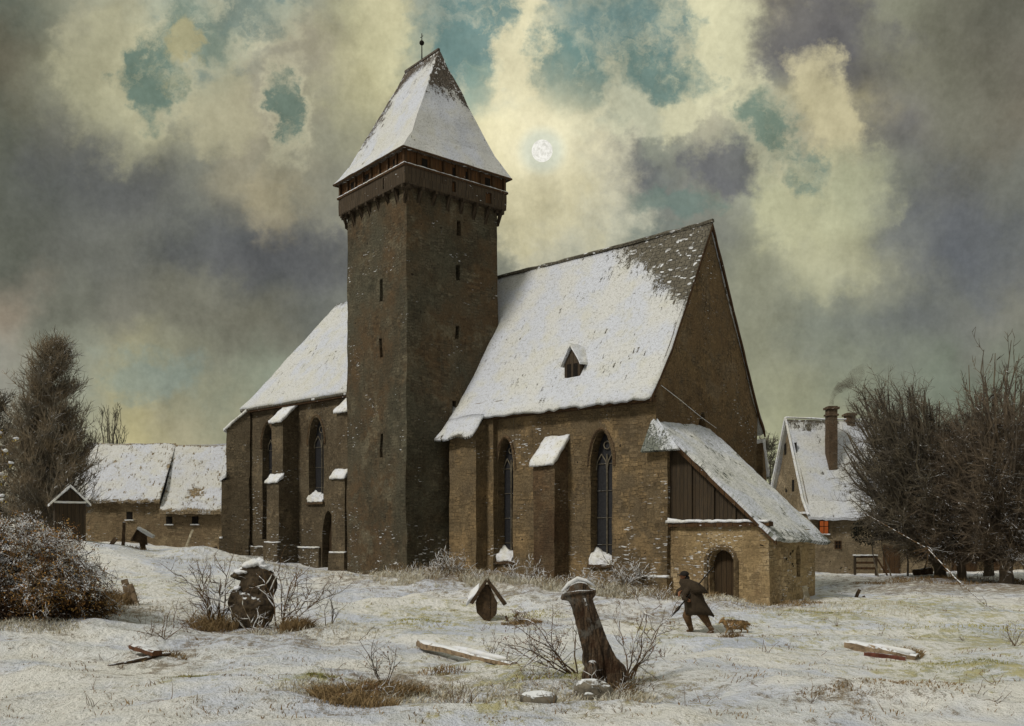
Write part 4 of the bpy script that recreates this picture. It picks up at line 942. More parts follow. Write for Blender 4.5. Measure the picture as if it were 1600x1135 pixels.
def shrub(name, base, hgt, spread, n, seed, label, mat=None, snowy=.0, tilt=(0, 0), cat='shrub', leaves=None, sub=4, r=.014, group='bare shrubs in the snow', droop=.0):
    R = R_(seed); base = V3(base); rt_ = root(name, base, label, cat, group); a = MB(); c = MB(); s = MB(); l = MB()
    for i in range(n):
        az = R.u(0, 2*math.pi); d = V3((math.cos(az)*spread*R.u(.3, 1)+tilt[0], math.sin(az)*spread*.7*R.u(.3, 1)+tilt[1], R.u(.6, 1))).normalized(); L = hgt*R.u(.75, 1.2)
        pp, ds = limb(a, base+V3((R.u(-.1, .1), R.u(-.1, .1), -.06)), d, L, r, r*.4, R, 7, .26, .04-droop, 5)
        for q in range(sub):
            j = R.r.randrange(2, 8); p2, ds2 = limb(c, pp[j], (ds[j-1]*.7+R.v()*.8+UZ*.1).normalized(), L*R.u(.25, .5), r*.5, r*.22, R, 5, .3, .03-droop, 4)
            for w in range(3):
                k = R.r.randrange(1, 6); p3, _ = limb(c, p2[k], (ds2[k-1]*.6+R.v()*.9).normalized(), L*R.u(.08, .22), r*.3, r*.14, R, 3, .35, .02, 3)
                if leaves and R.u(0, 1) < leaves: leafcloud(l, p3[-1], (.03, .03, .03), 4, .025, R)
            if R.u(0, 1) < snowy: s.tube([p+UZ*r*.5 for p in p2[:4]], [r*.4, r*.75, r*.7, r*.3], 5)
        if R.u(0, 1) < snowy: s.tube([p+UZ*r*.8 for p in pp[3:6]], [r*.5, r*.95, r*.5], 5)
    m_ = mat or K_TWIG
    build(a, 'stems', m_, rt_, weld=False); tag(build(c, 'twigs', m_, rt_, weld=False), kind='stuff')
    if s.v: tag(build(s, 'snow', M_SNOW, rt_, weld=False, smooth=True), kind='stuff')
    if l.v: build(l, 'leaves', m_leaf('shrub_leaves', [lin(110, 78, 52), lin(86, 60, 44), lin(125, 95, 62)]), rt_, weld=False)
    return rt_
shrub('bare_shrub', rt(340, 985, 25.5), 1.55, 1.0, 11, 41, 'tall spreading bare shrub on the left side of the snow-capped dark gravestone', tilt=(-.35, -.1), snowy=.5, sub=8, r=.022)
shrub('bare_shrub', rt(440, 985, 25.5), 1.5, 1.0, 9, 42, 'fan-shaped bare shrub on the right side of the snow-capped dark gravestone', tilt=(.4, -.1), snowy=.5, sub=8, r=.022)
shrub('bare_shrub', rt(400, 998, 24.6), .8, 1.2, 6, 43, 'low snow-laden twigs in front of the snow-capped dark gravestone', K_PALE, snowy=1.0)
shrub('bare_shrub', rt(255, 1010, 22.5), .8, 1.2, 7, 44, 'low bare shrub beside the broken brown board', tilt=(-.2, 0))
shrub('bare_shrub', rt(516, 983, 25), .7, .5, 4, 45, 'small lone bare sprig in the open snow right of the gravestone', K_DARK)
shrub('bare_shrub', rt(600, 1085, 16.3), .95, .7, 5, 46, 'crooked tall bare shrub left of the fallen plank', K_BROWN, leaves=.3, r=.011)
shrub('bare_shrub', rt(560, 1105, 15.3), .6, 1.6, 9, 47, 'low tangled bramble at the bottom left of centre', K_TWIG, snowy=.5, leaves=.4, r=.008, droop=.06)
shrub('bare_shrub', rt(900, 1045, 17.5), 1.15, 1.1, 9, 48, 'thorny leafy shrub spreading left of the big leaning grave post', tilt=(-.75, .1), snowy=.6, leaves=.6, r=.016, sub=6)
shrub('bare_shrub', rt(985, 1060, 17.6), 1.25, .7, 7, 49, 'upright bare shrub right of the big leaning grave post', tilt=(.15, .1), snowy=.5, leaves=.3, r=.016, sub=6)
shrub('bare_shrub', rt(950, 1095, 15.9), .5, 1.3, 9, 50, 'low frosted twigs at the foot of the big leaning grave post', K_PALE, snowy=.6, r=.008)
shrub('bare_shrub', rt(810, 985, 28), .5, 1.2, 10, 51, 'small leafy bramble right of the little roofed grave marker', leaves=.9, r=.011, snowy=.3)
shrub('bare_shrub', rt(770, 1030, 21), .45, .9, 5, 52, 'little bare sprig just behind the fallen plank', K_TWIG, r=.008)
shrub('bare_shrub', rt(1140, 1022, 23.5), .5, .8, 5, 53, 'small grassy sprig in front of the dog', K_TWIG, r=.01)
shrub('bare_shrub', rt(975, 915, 37), 1.1, 1.4, 22, 54, 'pale frosted scrub at the foot of the nave wall beside the porch buttress', K_PALE, snowy=.9, r=.02, sub=6)
shrub('bare_shrub', rt(820, 905, 38.5), 1.0, 1.4, 18, 55, 'frosted scrub at the foot of the nave wall before the second window', K_PALE, snowy=.8, r=.018, sub=5)
shrub('bare_shrub', rt(700, 895, 40.3), 1.0, 1.3, 18, 56, 'frosted scrub where the tower meets the nave', K_PALE, snowy=.8, r=.018, sub=5)
shrub('bare_shrub', rt(900, 915, 36.5), .8, 1.4, 14, 57, 'low frosted scrub between the nave buttress and the tall window', K_PALE, snowy=.9, r=.016, sub=5)
shrub('bare_shrub', rt(1585, 1000, 22), .7, 1.2, 7, 58, 'sparse low twigs at the right edge of the snow', K_TWIG, r=.008)
# long thin fallen bough at right
a_, b_ = at(1350, 802, 44), at(1560, 968, 31)
fb = MB(); R = R_(61); P_ = [V3((a_.x, 44, a_.z)), V3((at(1450, 0, 41).x, 41, at(1450, 858, 41).z)), V3((at(1494, 0, 38).x, 38, at(1494, 905, 38).z)), V3((at(1540, 0, 33).x, 33, gz(at(1540, 0, 33).x, 33)+.12)), V3((at(1588, 0, 28).x, 28, gz(at(1588, 0, 28).x, 28)+.03))]
fb.tube(P_, [.012, .02, .026, .018, .008], 6)
for i in range(16): limb(fb, P_[R.r.randrange(1, 4)]+R.v()*.1, R.v(), R.u(.4, 1.0), .012, .005, R, 4, .3, 0, 3)
o = build(fb, 'fallen_bough', K_TWIG, None, P_[2], weld=False); tag(o, 'long thin pale bough slanting down to the snow in front of the right-hand trees', 'branch')
# ------------------------------------------------------------------ grave markers, posts, logs, rocks
def post(px, py_b, Y, px_t, py_t, w, dpt, label, mat=None, name='wooden_post', cat='post', cut=.0):
    b = at(px, py_b, Y); b = V3((b.x, Y, min(b.z, gz(b.x, Y)+.03)-.1)); t = at(px_t, py_t, Y-.0)
    ax = (t-b); L = ax.length; ax.normalize(); ex = ax.cross(V3((0, 1, 0))).normalized(); ey = ex.cross(ax)
    mb = MB(); mb.hexa([b-ex*w/2-ey*dpt/2, b+ex*w/2-ey*dpt/2, b+ex*w/2+ey*dpt/2, b-ex*w/2+ey*dpt/2],
                       [t-ex*w*.45-ey*dpt/2+ax*cut, t+ex*w*.4-ey*dpt/2-ax*cut, t+ex*w*.4+ey*dpt/2-ax*cut, t-ex*w*.45+ey*dpt/2+ax*cut], .1)
    mb.rough(w*.12, 6, px); o = build(mb, name, mat or M_MARK, None, b); return tag(o, label, cat, 'posts and boards standing in the snow')
post(206, 942, 27.5, 194, 906, .20, .1, 'short weathered grave post leaning left above the brown grass clump, right of the bush', M_LOG)
post(215, 941, 27.4, 204, 913, .13, .07, 'slimmer plank leaning against the short post right of the bush', M_LOG, 'wooden_plank', 'plank')
post(167, 858, 46, 181, 841, .2, .1, 'thick stump of a post leaning right at the edge of the snowy bush')
post(192, 835, 52, 194, 816, .16, .1, 'thin upright stake in front of the barn, left of the roofed marker')
post(288, 846, 55, 301, 828, .14, .06, 'pale narrow board leaning right in the snow before the barn', M_PALE, 'wooden_board', 'board')
post(342, 866, 52, 336, 855, .18, .1, 'tiny dark stub left of the choir plinth')
post(1262, 935, 35, 1257, 916, .22, .06, 'pale snowy board propped at the porch corner', M_PALE, 'wooden_board', 'board')
post(1334, 938, 38, 1343, 921, .14, .1, 'short brown stump of a post leaning right in the snow beyond the porch')
post(1354, 939, 38, 1349, 931, .10, .08, 'small stub just right of the leaning stump beyond the porch')
post(796, 975, 29, 790, 962, .08, .05, 'tiny stake beside the little roofed grave marker')
post(572, 912, 41, 580, 897, .16, .06, 'pale board lying against the foot of the tower', M_PALE, 'wooden_board', 'board')
def ppt(px, py, Y, z=0):
    b = at(px, 0, Y); return V3((b.x, Y, gz(b.x, Y)+z))
# roofed cross by the barn
b = ppt(224, 860, 52); rc = root('grave_marker', b, 'small roofed wooden cross with a snowy board top in front of the barn', 'grave marker', 'roofed grave markers')
k = 52/F
mb = MB(); mb.hexa([b+V3((-.12, 0, -.2)), b+V3((.14, 0, -.2)), b+V3((.14, .12, -.2)), b+V3((-.12, .12, -.2))], [b+V3((-.28, 0, .95)), b+V3((0, 0, .95)), b+V3((0, .12, .95)), b+V3((-.28, .12, .95))], .2)
mb.hexa([b+V3((-.5, -.02, .55)), b+V3((.18, -.02, .35)), b+V3((.18, .14, .35)), b+V3((-.5, .14, .55))], [b+V3((-.35, -.02, 1.15)), b+V3((.12, -.02, 1.0)), b+V3((.12, .14, 1.0)), b+V3((-.35, .14, 1.15))], .2)
mb.rough(.02, 5); build(mb, 'post', M_MARK, rc)
mb = MB()
mb.hexa([b+V3((-.32, -.12, 1.2)), b+V3((.5, -.12, .72)), b+V3((.5, .25, .72)), b+V3((-.32, .25, 1.2))], [b+V3((-.28, -.12, 1.34)), b+V3((.56, -.12, .86)), b+V3((.56, .25, .86)), b+V3((-.28, .25, 1.34))], .12)
mb.rough(.025, 5); build(mb, 'roof_board', M_SNOW, rc)
mb = MB(); mb.hexa([b+V3((-.32, -.1, 1.2)), b+V3((-.26, -.1, 1.28)), b+V3((-.26, .22, 1.28)), b+V3((-.32, .22, 1.2))], [b+V3((-.68, -.1, .58)), b+V3((-.6, -.1, .55)), b+V3((-.6, .22, .55)), b+V3((-.68, .22, .58))])
build(mb, 'roof_board', M_MARK, rc)
# central little roofed marker
b = ppt(758, 975, 29); b.z -= .03; rc = root('grave_marker', b, 'little dark grave marker with a steep gable roof before the nave', 'grave marker', 'roofed grave markers')
u = 29/F
def bb(dx, dy, dz): return b+V3((dx*u, dy, dz*u))
mb = MB(); mb.hexa([bb(-2, 0, -6), bb(8, 0, -6), bb(8, .12, -6), bb(-2, .12, -6)], [bb(-3, 0, 58), bb(7, 0, 58), bb(7, .12, 58), bb(-3, .12, 58)], .1)
mb.hexa([bb(-13, .02, 14), bb(-2, .02, 2), bb(-2, .1, 2), bb(-13, .1, 14)], [bb(-15, .02, 30), bb(-2, .02, 58), bb(-2, .1, 58), bb(-15, .1, 30)], .1)
mb.hexa([bb(8, .02, 2), bb(18, .02, 12), bb(18, .1, 12), bb(8, .1, 2)], [bb(7, .02, 56), bb(19, .02, 30), bb(19, .1, 30), bb(7, .1, 56)], .1)
mb.rough(.015, 6); build(mb, 'board', M_MARK, rc)
for sg, x1_, z1_, m_ in ((-1, -19, 27, M_MARK), (1, 29, 25, M_MARK)):
    mb = MB(); mb.hexa([bb(x1_, -.14, z1_), bb(3, -.14, 62), bb(3, .22, 62), bb(x1_, .22, z1_)], [bb(x1_+sg*5, -.14, z1_+3), bb(3+sg, -.14, 68), bb(3+sg, .22, 68), bb(x1_+sg*5, .22, z1_+3)], .1)
    mb.rough(.012, 6, sg); build(mb, 'roof_board', m_, rc)
mb = MB(); mb.hexa([bb(-30, .1, 24), bb(-12, .1, 34), bb(-10, .5, 52), bb(-24, .5, 40)], [bb(-29, .05, 32), bb(-12, .05, 45), bb(-9, .5, 60), bb(-24, .5, 47)], .08); mb.rough(.03, 6); build(mb, 'snow', M_SNOW, rc, smooth=True)
# big leaning grave post in the foreground
Y = 16.6; b = ppt(948, 1085, Y); u = Y/F
sil = [(-36, 0), (-39, 22), (-34, 36), (-38, 42), (-37, 60), (-46, 96), (-55, 132), (-60, 140), (-72, 141), (-70, 150), (-62, 156), (-57, 164), (-45, 170), (-33, 168), (-27, 160), (-17, 158), (-18, 148), (-23, 143), (-14, 118), (0, 80), (14, 52), (27, 40), (33, 26), (30, 8), (22, 0)]
lp = root('grave_post', b, 'big dark leaning grave post with carved head among thorny shrubs in the foreground', 'grave post')
mb = MB(); n = len(sil); th = .13
fr = [b+V3((x*u*1.0, -th, z*u-.04)) for x, z in sil]; bk = [b+V3((x*u, th, z*u-.04)) for x, z in sil]
ctr = [(-12, 0), (-10, 36), (-16, 60), (-28, 96), (-38, 132), (-41, 150)]
mb.add(fr+bk, [tuple(range(n)), tuple(range(2*n-1, n-1, -1))]+[(i, n+i, n+(i+1) % n, (i+1) % n) for i in range(n)])
o = build(mb, 'post', M_POST, lp, mods=(('remesh', .022), ('smooth', 2), ('disp', .022, .07)))
# raised mouldings on the face
mb = MB(); mb.tube([b+V3((x*u, -th-.0, z*u)) for x, z in ((-8, 20), (-10, 46), (-18, 76), (-29, 110), (-38, 140))], [.05, .05, .045, .045, .035], 8)
mb.tube([b+V3((x*u, -th+.01, z*u)) for x, z in ((-66, 146), (-44, 150), (-22, 151))], [.035, .04, .03], 8); mb.rough(.012, 9)
build(mb, 'moulding', M_POST, lp, smooth=True)
mb = MB(); mb.ball(b+V3((-24*u, -.1, 22*u)), (.13, .16, .26), 12, 8); mb.rough(.02, 6); build(mb, 'foot', M_POST, lp, smooth=True)
mb = MB(); mb.tube([b+V3((x*u, -.0, z*u+.01)) for x, z in ((-70, 149), (-60, 160), (-45, 170), (-32, 168), (-19, 158))], [.015, .035, .04, .035, .015], 7); mb.rough(.03, 9); build(mb, 'snow_cap', M_SNOW, lp, smooth=True)
# dark figure-like gravestone with shrubs
Y = 25.6; b = ppt(394, 985, Y); b.z -= .05; u = Y/F; gs = root('gravestone', b, 'dark rounded old gravestone with a broken snow-capped crown among bare shrubs', 'gravestone')
mb = MB()
mb.ball(b+V3((0, 0, 30*u)), (.58, .34, .66), 18, 12); mb.ball(b+V3((-20*u, -.03, 40*u)), (.26, .25, .46)); mb.ball(b+V3((18*u, -.02, 36*u)), (.30, .25, .54)); mb.ball(b+V3((2*u, .0, 66*u)), (.42, .26, .28))
mb.ball(b+V3((10*u, 0, 84*u)), (.40, .25, .36)); mb.tube([b+V3((0, 0, 88*u)), b+V3((-20*u, -.02, 88*u)), b+V3((-33*u, -.02, 83*u))], [.2, .13, .04], 8); mb.tube([b+V3((26*u, 0, 92*u)), b+V3((34*u, 0, 74*u)), b+V3((28*u, 0, 56*u))], [.14, .13, .12], 8); mb.ball(b+V3((4*u, 0, 98*u)), (.36, .22, .17))
mb.rough(.10, 3.2); build(mb, 'stone', M_STAT, gs, mods=(('remesh', .04), ('smooth', 3), ('disp', .08, .12)))
mb = MB(); 
for dx, dz, rx, rz in ((-14, 91, .24, .07), (-2, 101, .24, .09), (8, 106, .22, .09), (19, 100, .13, .07), (-20, 67, .12, .05), (4, 70, .14, .05)): mb.ball(b+V3((dx*u, -.05, dz*u)), (rx, .2, rz), 10, 7)
mb.rough(.05, 6); build(mb, 'snow_cap', M_SNOW, gs, smooth=True, mods=(('remesh', .03), ('smooth', 1), ('disp', .10, .12)))
# fallen planks and logs
def log(name, a, b_, w, h, label, cat, mat=None, snow=True, ends=1.0, nose=True):
    a = V3(a); b_ = V3(b_); d = (b_-a).normalized(); sx = d.cross(UZ).normalized(); up = sx.cross(d).normalized()
    mb = MB(); pts = []; K = 9
    rt_ = root(name, a.lerp(b_, .5), label, cat)
    loops = []
    for i in range(K+1):
        u_ = i/K; c = a.lerp(b_, u_); k_ = (.72 if i == 0 and nose else 1.0)*(1+(ends-1)*u_)
        loops.append([c+sx*w/2*k_*x+up*h/2*k_*z for x, z in ((-1, -.8), (-1, .5), (-.6, 1), (.6, 1), (1, .5), (1, -.8))])
    vs = [p for l in loops for p in l]; fs = [tuple(reversed(range(6))), tuple(K*6+i for i in range(6))]
    for i in range(K):
        for j in range(6): q = (j+1) % 6; fs.append((i*6+j, i*6+q, i*6+6+q, i*6+6+j))
    mb.add(vs, fs); mb.rough(min(w, h)*.16, 5, a.x); build(mb, 'timber', mat or M_LOG, rt_)
    if snow:
        s = MB(); s.tube([a.lerp(b_, q)+up*h*.42+sx*w*.08 for q in (.32, .45, .6, .75, .88, .97)], [w*.05, w*.16, w*.2, w*.22, w*.22, w*.08], 7); 
        s.v = [p for p in s.v]; s.rough(.03, 6, a.y); build(s, 'snow', M_SNOW, rt_, smooth=True)
    return rt_
a_ = ppt(656, 0, 22.2, .12); b_ = ppt(803, 0, 18.8, -.01); log('fallen_plank', a_, b_, .30, .20, 'weathered grey plank lying diagonally in the snow at bottom centre', 'plank', ends=.55)
a_ = ppt(1322, 0, 21.3, .13); b_ = ppt(1432, 0, 20.3, .03); log('fallen_log', a_, b_, .3, .26, 'snow-topped grey log lying in the snow at lower right', 'log', ends=.75)
a_ = ppt(1350, 0, 20.4, .03); b_ = ppt(1415, 0, 20.1, .03); log('fallen_board', a_, b_, .12, .10, 'thin reddish board along the front of the snow-topped log', 'board', m_old('red_wood', lin(104, 62, 50), lin(80, 56, 45), .1, 8), snow=False)
a_ = ppt(264, 0, 20.2, .12); b_ = ppt(170, 0, 19.0, .0); log('broken_board', a_, b_, .16, .10, 'dark broken board sticking out of the snow at lower left', 'board', M_MARK, ends=.5, snow=False)
a_ = ppt(206, 0, 20.1, .20); b_ = ppt(246, 0, 19.8, .12); log('splintered_board', a_, b_, .26, .12, 'short brown splintered board lying across the dark broken board', 'board', m_old('brown_wood', lin(100, 70, 50), lin(70, 50, 38), .3, 7), snow=False)
a_ = ppt(1427, 0, 53, .2); b_ = ppt(1456, 0, 53, .2); log('felled_log', a_, b_, .35, .38, 'short snow-topped log lying before the yard wall, left of the trunks', 'log', M_MARK)
def rock(px, py, Y, r, label, seed, snow=True):
    b = ppt(px, 0, Y); b.z -= r[2]*.2; rt_ = root('rock', b, label, 'rock', 'rocks in the foreground'); mb = MB(); mb.ball(b+UZ*r[2]*.5, r, 20, 14); mb.rough(r[2]*.35, 2.2/r[0]*.35, seed); mb.rough(r[2]*.12, 8, seed)
    build(mb, 'stone', M_ROCK, rt_, smooth=False); return rt_
rock(926, 1093, 15.9, (.36, .25, .24), 'grey boulder at the foot of the big leaning grave post', 3)
rock(918, 1108, 15.5, (.12, .1, .09), 'small stone just below the grey boulder', 5)
rock(842, 1122, 14.8, (.30, .2, .15), 'flat dark rock at the bottom edge left of the leaning grave post', 7)
# ------------------------------------------------------------------ grass as stuff
def grass(name, spots, mat, seed, label=None):
    R = random.Random(seed); V = []; Fc = []
    for px, py, Y, rx, ry, n, hgt, lean in spots:
        cx = at(px, 0, Y).x
        for i in range(n):
            while True:
                a, b_ = R.uniform(-1, 1), R.uniform(-1, 1)
                if a*a+b_*b_ < 1: break
            if hgt > .22 and rx > 1.3 and noise.noise(V3((cx+a*rx, Y+b_*ry, 2))*1.1) < .02*R.uniform(-4, 6): continue
            x = cx+a*rx; y = Y+b_*ry; z = gz(x, y)-.01; hh = hgt*R.uniform(.35, 1.1)*(1-.45*(a*a+b_*b_)); w = .006+.00022*Y*R.uniform(.7, 1.2)
            dx = (R.gauss(0, .75)+lean)*hh; dy = R.gauss(0, .4)*hh; an = R.uniform(0, math.pi); wx, wy = math.cos(an)*w, math.sin(an)*w; k = len(V)
            V += [(x-wx, y-wy, z), (x+wx, y+wy, z), (x+wx*.7+dx*.4, y+wy*.7+dy*.4, z+hh*.65), (x-wx*.7+dx*.4, y-wy*.7+dy*.4, z+hh*.65), (x+dx, y+dy, z+hh*.95)]
            Fc += [(k, k+1, k+2, k+3), (k+3, k+2, k+4)]
    me = bpy.data.meshes.new(name); me.from_pydata(V, [], Fc); me.materials.append(mat); o = bpy.data.objects.new(name, me); COL.objects.link(o); o['kind'] = 'stuff'; return o
BR = m_bark('dry_grass', lin(160, 136, 98), lin(122, 100, 70), 0, 2); PALE = m_bark('frosted_grass', lin(225, 222, 208), lin(172, 156, 122), 0, 6); GREEN = m_bark('green_grass', lin(150, 148, 95), lin(190, 180, 95), 0, 1.5)
grass('dry_grass', [(182, 0, 27.5, .5, .9, 1300, .6, -.35), (160, 0, 26, .45, .5, 800, .42, -.4), (90, 0, 24.0, 1.2, .5, 900, .25, 0), (600, 0, 15.9, .8, .5, 900, .3, .5), (535, 0, 15.2, .5, .4, 900, .32, -.5), (560, 0, 14.6, .6, .3, 600, .26, .2),
      (335, 0, 25.2, .6, .6, 700, .55, -.3), (462, 0, 24.8, .4, .6, 900, .55, .4), (265, 0, 20.8, .4, .4, 300, .2, .3), (950, 0, 16.4, .5, .5, 500, .22, .3), (205, 0, 50, .8, .8, 500, .4, 0), (1415, 0, 20.7, .35, .4, 400, .22, .5),
      (1490, 0, 48, 5, 2.5, 3000, .25, 0), (1320, 0, 14.7, .8, .3, 250, .08, .2), (1440, 0, 15, .8, .5, 200, .08, .2), (1140, 0, 24.2, .35, .4, 200, .25, .4), (815, 0, 28, .6, .5, 500, .2, 0), (690, 0, 18.6, .5, .5, 160, .2, .2), (990, 0, 36.4, 2, 1, 900, .35, 0), (720, 0, 39.5, 2.2, 1.4, 1200, .35, 0), (1080, 0, 35, 1.2, .8, 400, .3, 0), (1240, 0, 34, 1.0, .8, 400, .2, 0)], BR, 1)
grass('frosted_grass', [(700, 0, 38.5, 3.2, 2.2, 4200, .4, 0), (850, 0, 37, 3, 1.6, 3600, .42, 0), (970, 0, 35.8, 2.2, 1.3, 3000, .42, 0), (600, 0, 41, 2.2, 1.5, 1500, .3, 0), (1120, 0, 34.2, 2, .7, 700, .2, 0), (560, 0, 15.6, 1.5, .7, 1300, .15, .2),
      (700, 0, 16, 1.6, .8, 900, .14, .2), (860, 0, 15.6, 1.0, .6, 500, .12, 0), (960, 0, 15.8, .8, .5, 500, .18, .2), (480, 0, 24.5, 2, 1.5, 700, .15, .2), (300, 0, 27, 3, 2, 900, .15, 0), (40, 0, 22.5, 1.3, .7, 900, .2, 0), (1290, 0, 32, 3.5, 3, 1300, .15, 0), (400, 0, 44, 5, 3, 1800, .25, 0)], PALE, 2)
grass('green_grass', [(305, 0, 17.5, .35, .25, 300, .07, .2), (500, 0, 16.6, .3, .25, 300, .07, 0), (1288, 0, 30.5, 1.4, .7, 500, .08, 0), (860, 0, 17.2, .9, .4, 400, .07, .1), (1520, 0, 19, 1.4, .9, 500, .07, 0), (660, 0, 27, 1.0, 1.2, 350, .1, 0), (1540, 0, 27, 3, 1.8, 700, .1, 0), (830, 0, 30, 1.2, 1, 300, .1, 0)], GREEN, 3)
R = R_(404); mb = MB()
for i in range(620):
    u = R.u(0, 1); px_ = 585+470*u; Yw = 44.0-8.2*u-R.u(.3, 2.6); x = at(px_, 0, Yw).x
    if noise.noise(V3((x*.9, Yw*.9, 7))) < -.12: continue
    z = gz(x, Yw); hh = R.u(.25, .75)
    for q in range(R.r.randrange(4, 10)): limb(mb, V3((x, Yw, z-.03)), (UZ*.7+R.v()*.9).normalized(), hh*R.u(.5, 1), .011, .005, R, 4, .35, -.02, 3)
o = build(mb, 'frosted_scrub', m_bark('scrub_twigs', lin(165, 145, 112), lin(120, 100, 74), .95, 3), weld=False); tag(o, kind='stuff')
R = R_(405); mb = MB()
def tuftw(x, y, h, n, r):
    z = gz(x, y)
    for q in range(n): limb(mb, V3((x+R.u(-.06, .06), y+R.u(-.06, .06), z-.03)), (UZ*.75+R.v()*.8).normalized(), h*R.u(.5, 1.1), r, r*.4, R, 5, .3, -.02, 3)
for i in range(230):
    Yw = 13.8+R.u(0, 1)**1.4*22; x = (R.u(20, 1580)-CX)/F*Yw
    if noise.noise(V3((x*.35, Yw*.35, 17))) < -.05: continue
    tuftw(x, Yw, R.u(.12, .42), R.r.randrange(2, 7), .005+.00012*Yw)
for cx_, cy_, rx_, ry_, n_, h_ in ((600, 15.7, 1.5, .7, 70, .42), (720, 16.0, 1.0, .5, 26, .25), (900, 16.2, 1.1, .8, 40, .4), (985, 16.6, .5, .5, 24, .45), (300, 25.3, 1.2, .7, 30, .4), (455, 25.2, .8, .5, 24, .45), (175, 27, .7, .8, 26, .4), (830, 27.5, .8, .6, 24, .35), (1150, 24.2, .7, .5, 14, .3), (1400, 20.4, .6, .4, 14, .3)):
    for i in range(n_): tuftw((cx_-CX)/F*cy_+R.u(-1, 1)*rx_, cy_+R.u(-1, 1)*ry_, h_*R.u(.4, 1), R.r.randrange(3, 7), .006)
o = build(mb, 'dead_weeds', m_bark('weed_twigs', lin(138, 112, 80), lin(92, 76, 56), .75, 3), weld=False); tag(o, kind='stuff')
# sparse sprigs everywhere in the field
R = random.Random(9); sp_ = []
for i in range(650):
    Y = 13.5+R.random()**1.5*32; px = R.uniform(0, 1600); sp_.append((px, 0, Y, .12+.01*Y, .15, R.randrange(3, 14), R.uniform(.03, .13), R.uniform(-.2, .4)))
grass('field_grass', sp_, BR, 4)

# ------------------------------------------------------------------ walking person, pole and dog
Y = 26.0; b = ppt(1090, 990, Y); u = Y/F
per = root('person', b, 'stooped walking man in a long dark coat and round hat seen from behind', 'person')
C_ = V3((b.x, Y, b.z)); cx_ = 1090
def pp_(px, py, dy=0.0): return V3((C_.x+(px-cx_)*u, Y+dy, C_.z+(991-py)*u))
M_COAT = m_plain('dark_coat', lin(62, 52, 40), .9); M_COAT2 = m_plain('brown_breeches', lin(98, 76, 54), .9); M_SKIN = m_plain('weathered_skin', lin(150, 105, 78), .7); M_HAT = m_plain('black_hat', lin(42, 38, 34), .85)
mb = MB()
mb.tube([pp_(1083, 952), pp_(1081, 938), pp_(1077, 924), pp_(1072, 914)], [.155, .17, .19, .13], 10)      # trunk
mb.tube([pp_(1072, 915), pp_(1069, 908)], [.07, .06], 8); mb.ball(pp_(1067.5, 902.5), (.088, .085, .115), 12, 10)      # neck, head
mb.ball(pp_(1062, 903), (.02, .018, .022)); mb.ball(pp_(1070, 903, -.085), (.02, .01, .03))                      # nose, ear
mb.tube([pp_(1080, 950, .08), pp_(1074, 966, .1), pp_(1079, 980, .1), pp_(1081, 990, .1)], [.10, .08, .055, .04], 8)
mb.tube([pp_(1088, 950, -.08), pp_(1099, 966, -.1), pp_(1107, 979, -.1), pp_(1112, 989, -.1)], [.10, .08, .055, .04], 8)
mb.tube([pp_(1076, 919, -.19), pp_(1068, 931, -.25), pp_(1066, 937, -.2), pp_(1072, 940, -.22)], [.07, .055, .045, .032], 8)   # near arm
mb.tube([pp_(1076, 919, .17), pp_(1064, 928, .2), pp_(1062, 935, .1)], [.065, .05, .035], 8)
h0 = pp_(1073, 940, -.24); mb.ball(h0, (.045, .03, .05), 8, 6)
for k in range(4): mb.tube([h0+V3((.0, -.02, .03-.02*k)), h0+V3((.04, -.045, .025-.02*k)), h0+V3((.055, -.01, .02-.02*k))], [.011, .011, .008], 5)
mb.tube([h0+V3((-.01, -.02, .03)), h0+V3((.01, -.03, .07))], [.012, .009], 5)
build(mb, 'body', M_SKIN, per, mods=(('remesh', .016), ('smooth', 2)))
def loft(rings, n=20):                                     # rings: (centre, rx, ry)
    m_ = MB(); vs = []
    for j, (c, rx, ry) in enumerate(rings):
        for i in range(n):
            t = 2*math.pi*i/n; k = 1.12+.06*math.sin(5*t+j)+.03*math.sin(9*t); vs.append(c+V3((math.cos(t)*rx*k, math.sin(t)*ry*k, 0)))
    fs = [(j*n+i, j*n+(i+1) % n, (j+1)*n+(i+1) % n, (j+1)*n+i) for j in range(len(rings)-1) for i in range(n)]
    fs.append(tuple(range(n))) ; fs.append(tuple((len(rings)-1)*n+i for i in reversed(range(n)))); m_.add(vs, fs); return m_
mb = loft([(pp_(1070, 909), .09, .10), (pp_(1075, 915), .19, .25), (pp_(1080, 924), .23, .27), (pp_(1083, 934), .24, .27), (pp_(1085, 942), .25, .27), (pp_(1089, 953), .29, .29), (pp_(1093, 963), .33, .31)])
for i, p in enumerate(mb.v):                               # back hem hangs lower and swings out behind
    if p.z < pp_(0, 950).z: k = (p.x-pp_(1091, 0).x)/.3; mb.v[i] = p+V3((.05*max(k, 0), 0, -.03-.02*k+.035*math.sin(p.y*26)))
build(mb, 'coat', M_COAT, per, smooth=True, mods=(('smooth', 1),))
mb = loft([(pp_(1070, 907), .10, .12), (pp_(1077, 914), .24, .29), (pp_(1084, 922), .27, .31), (pp_(1087, 929), .29, .32)]); build(mb, 'cape', M_COAT, per, smooth=True)
for dy, s_ in ((-1, ((1076, 919), (1066, 931), (1066, 937), (1071, 939.5))), (1, ((1076, 919), (1063, 928), (1062, 934)))):
    mb = MB(); mb.tube([pp_(a, c, dy*(.2+.04*i)) for i, (a, c) in enumerate(s_)], [.095, .085, .07, .06][:len(s_)], 8); build(mb, 'sleeve', M_COAT, per, smooth=True)
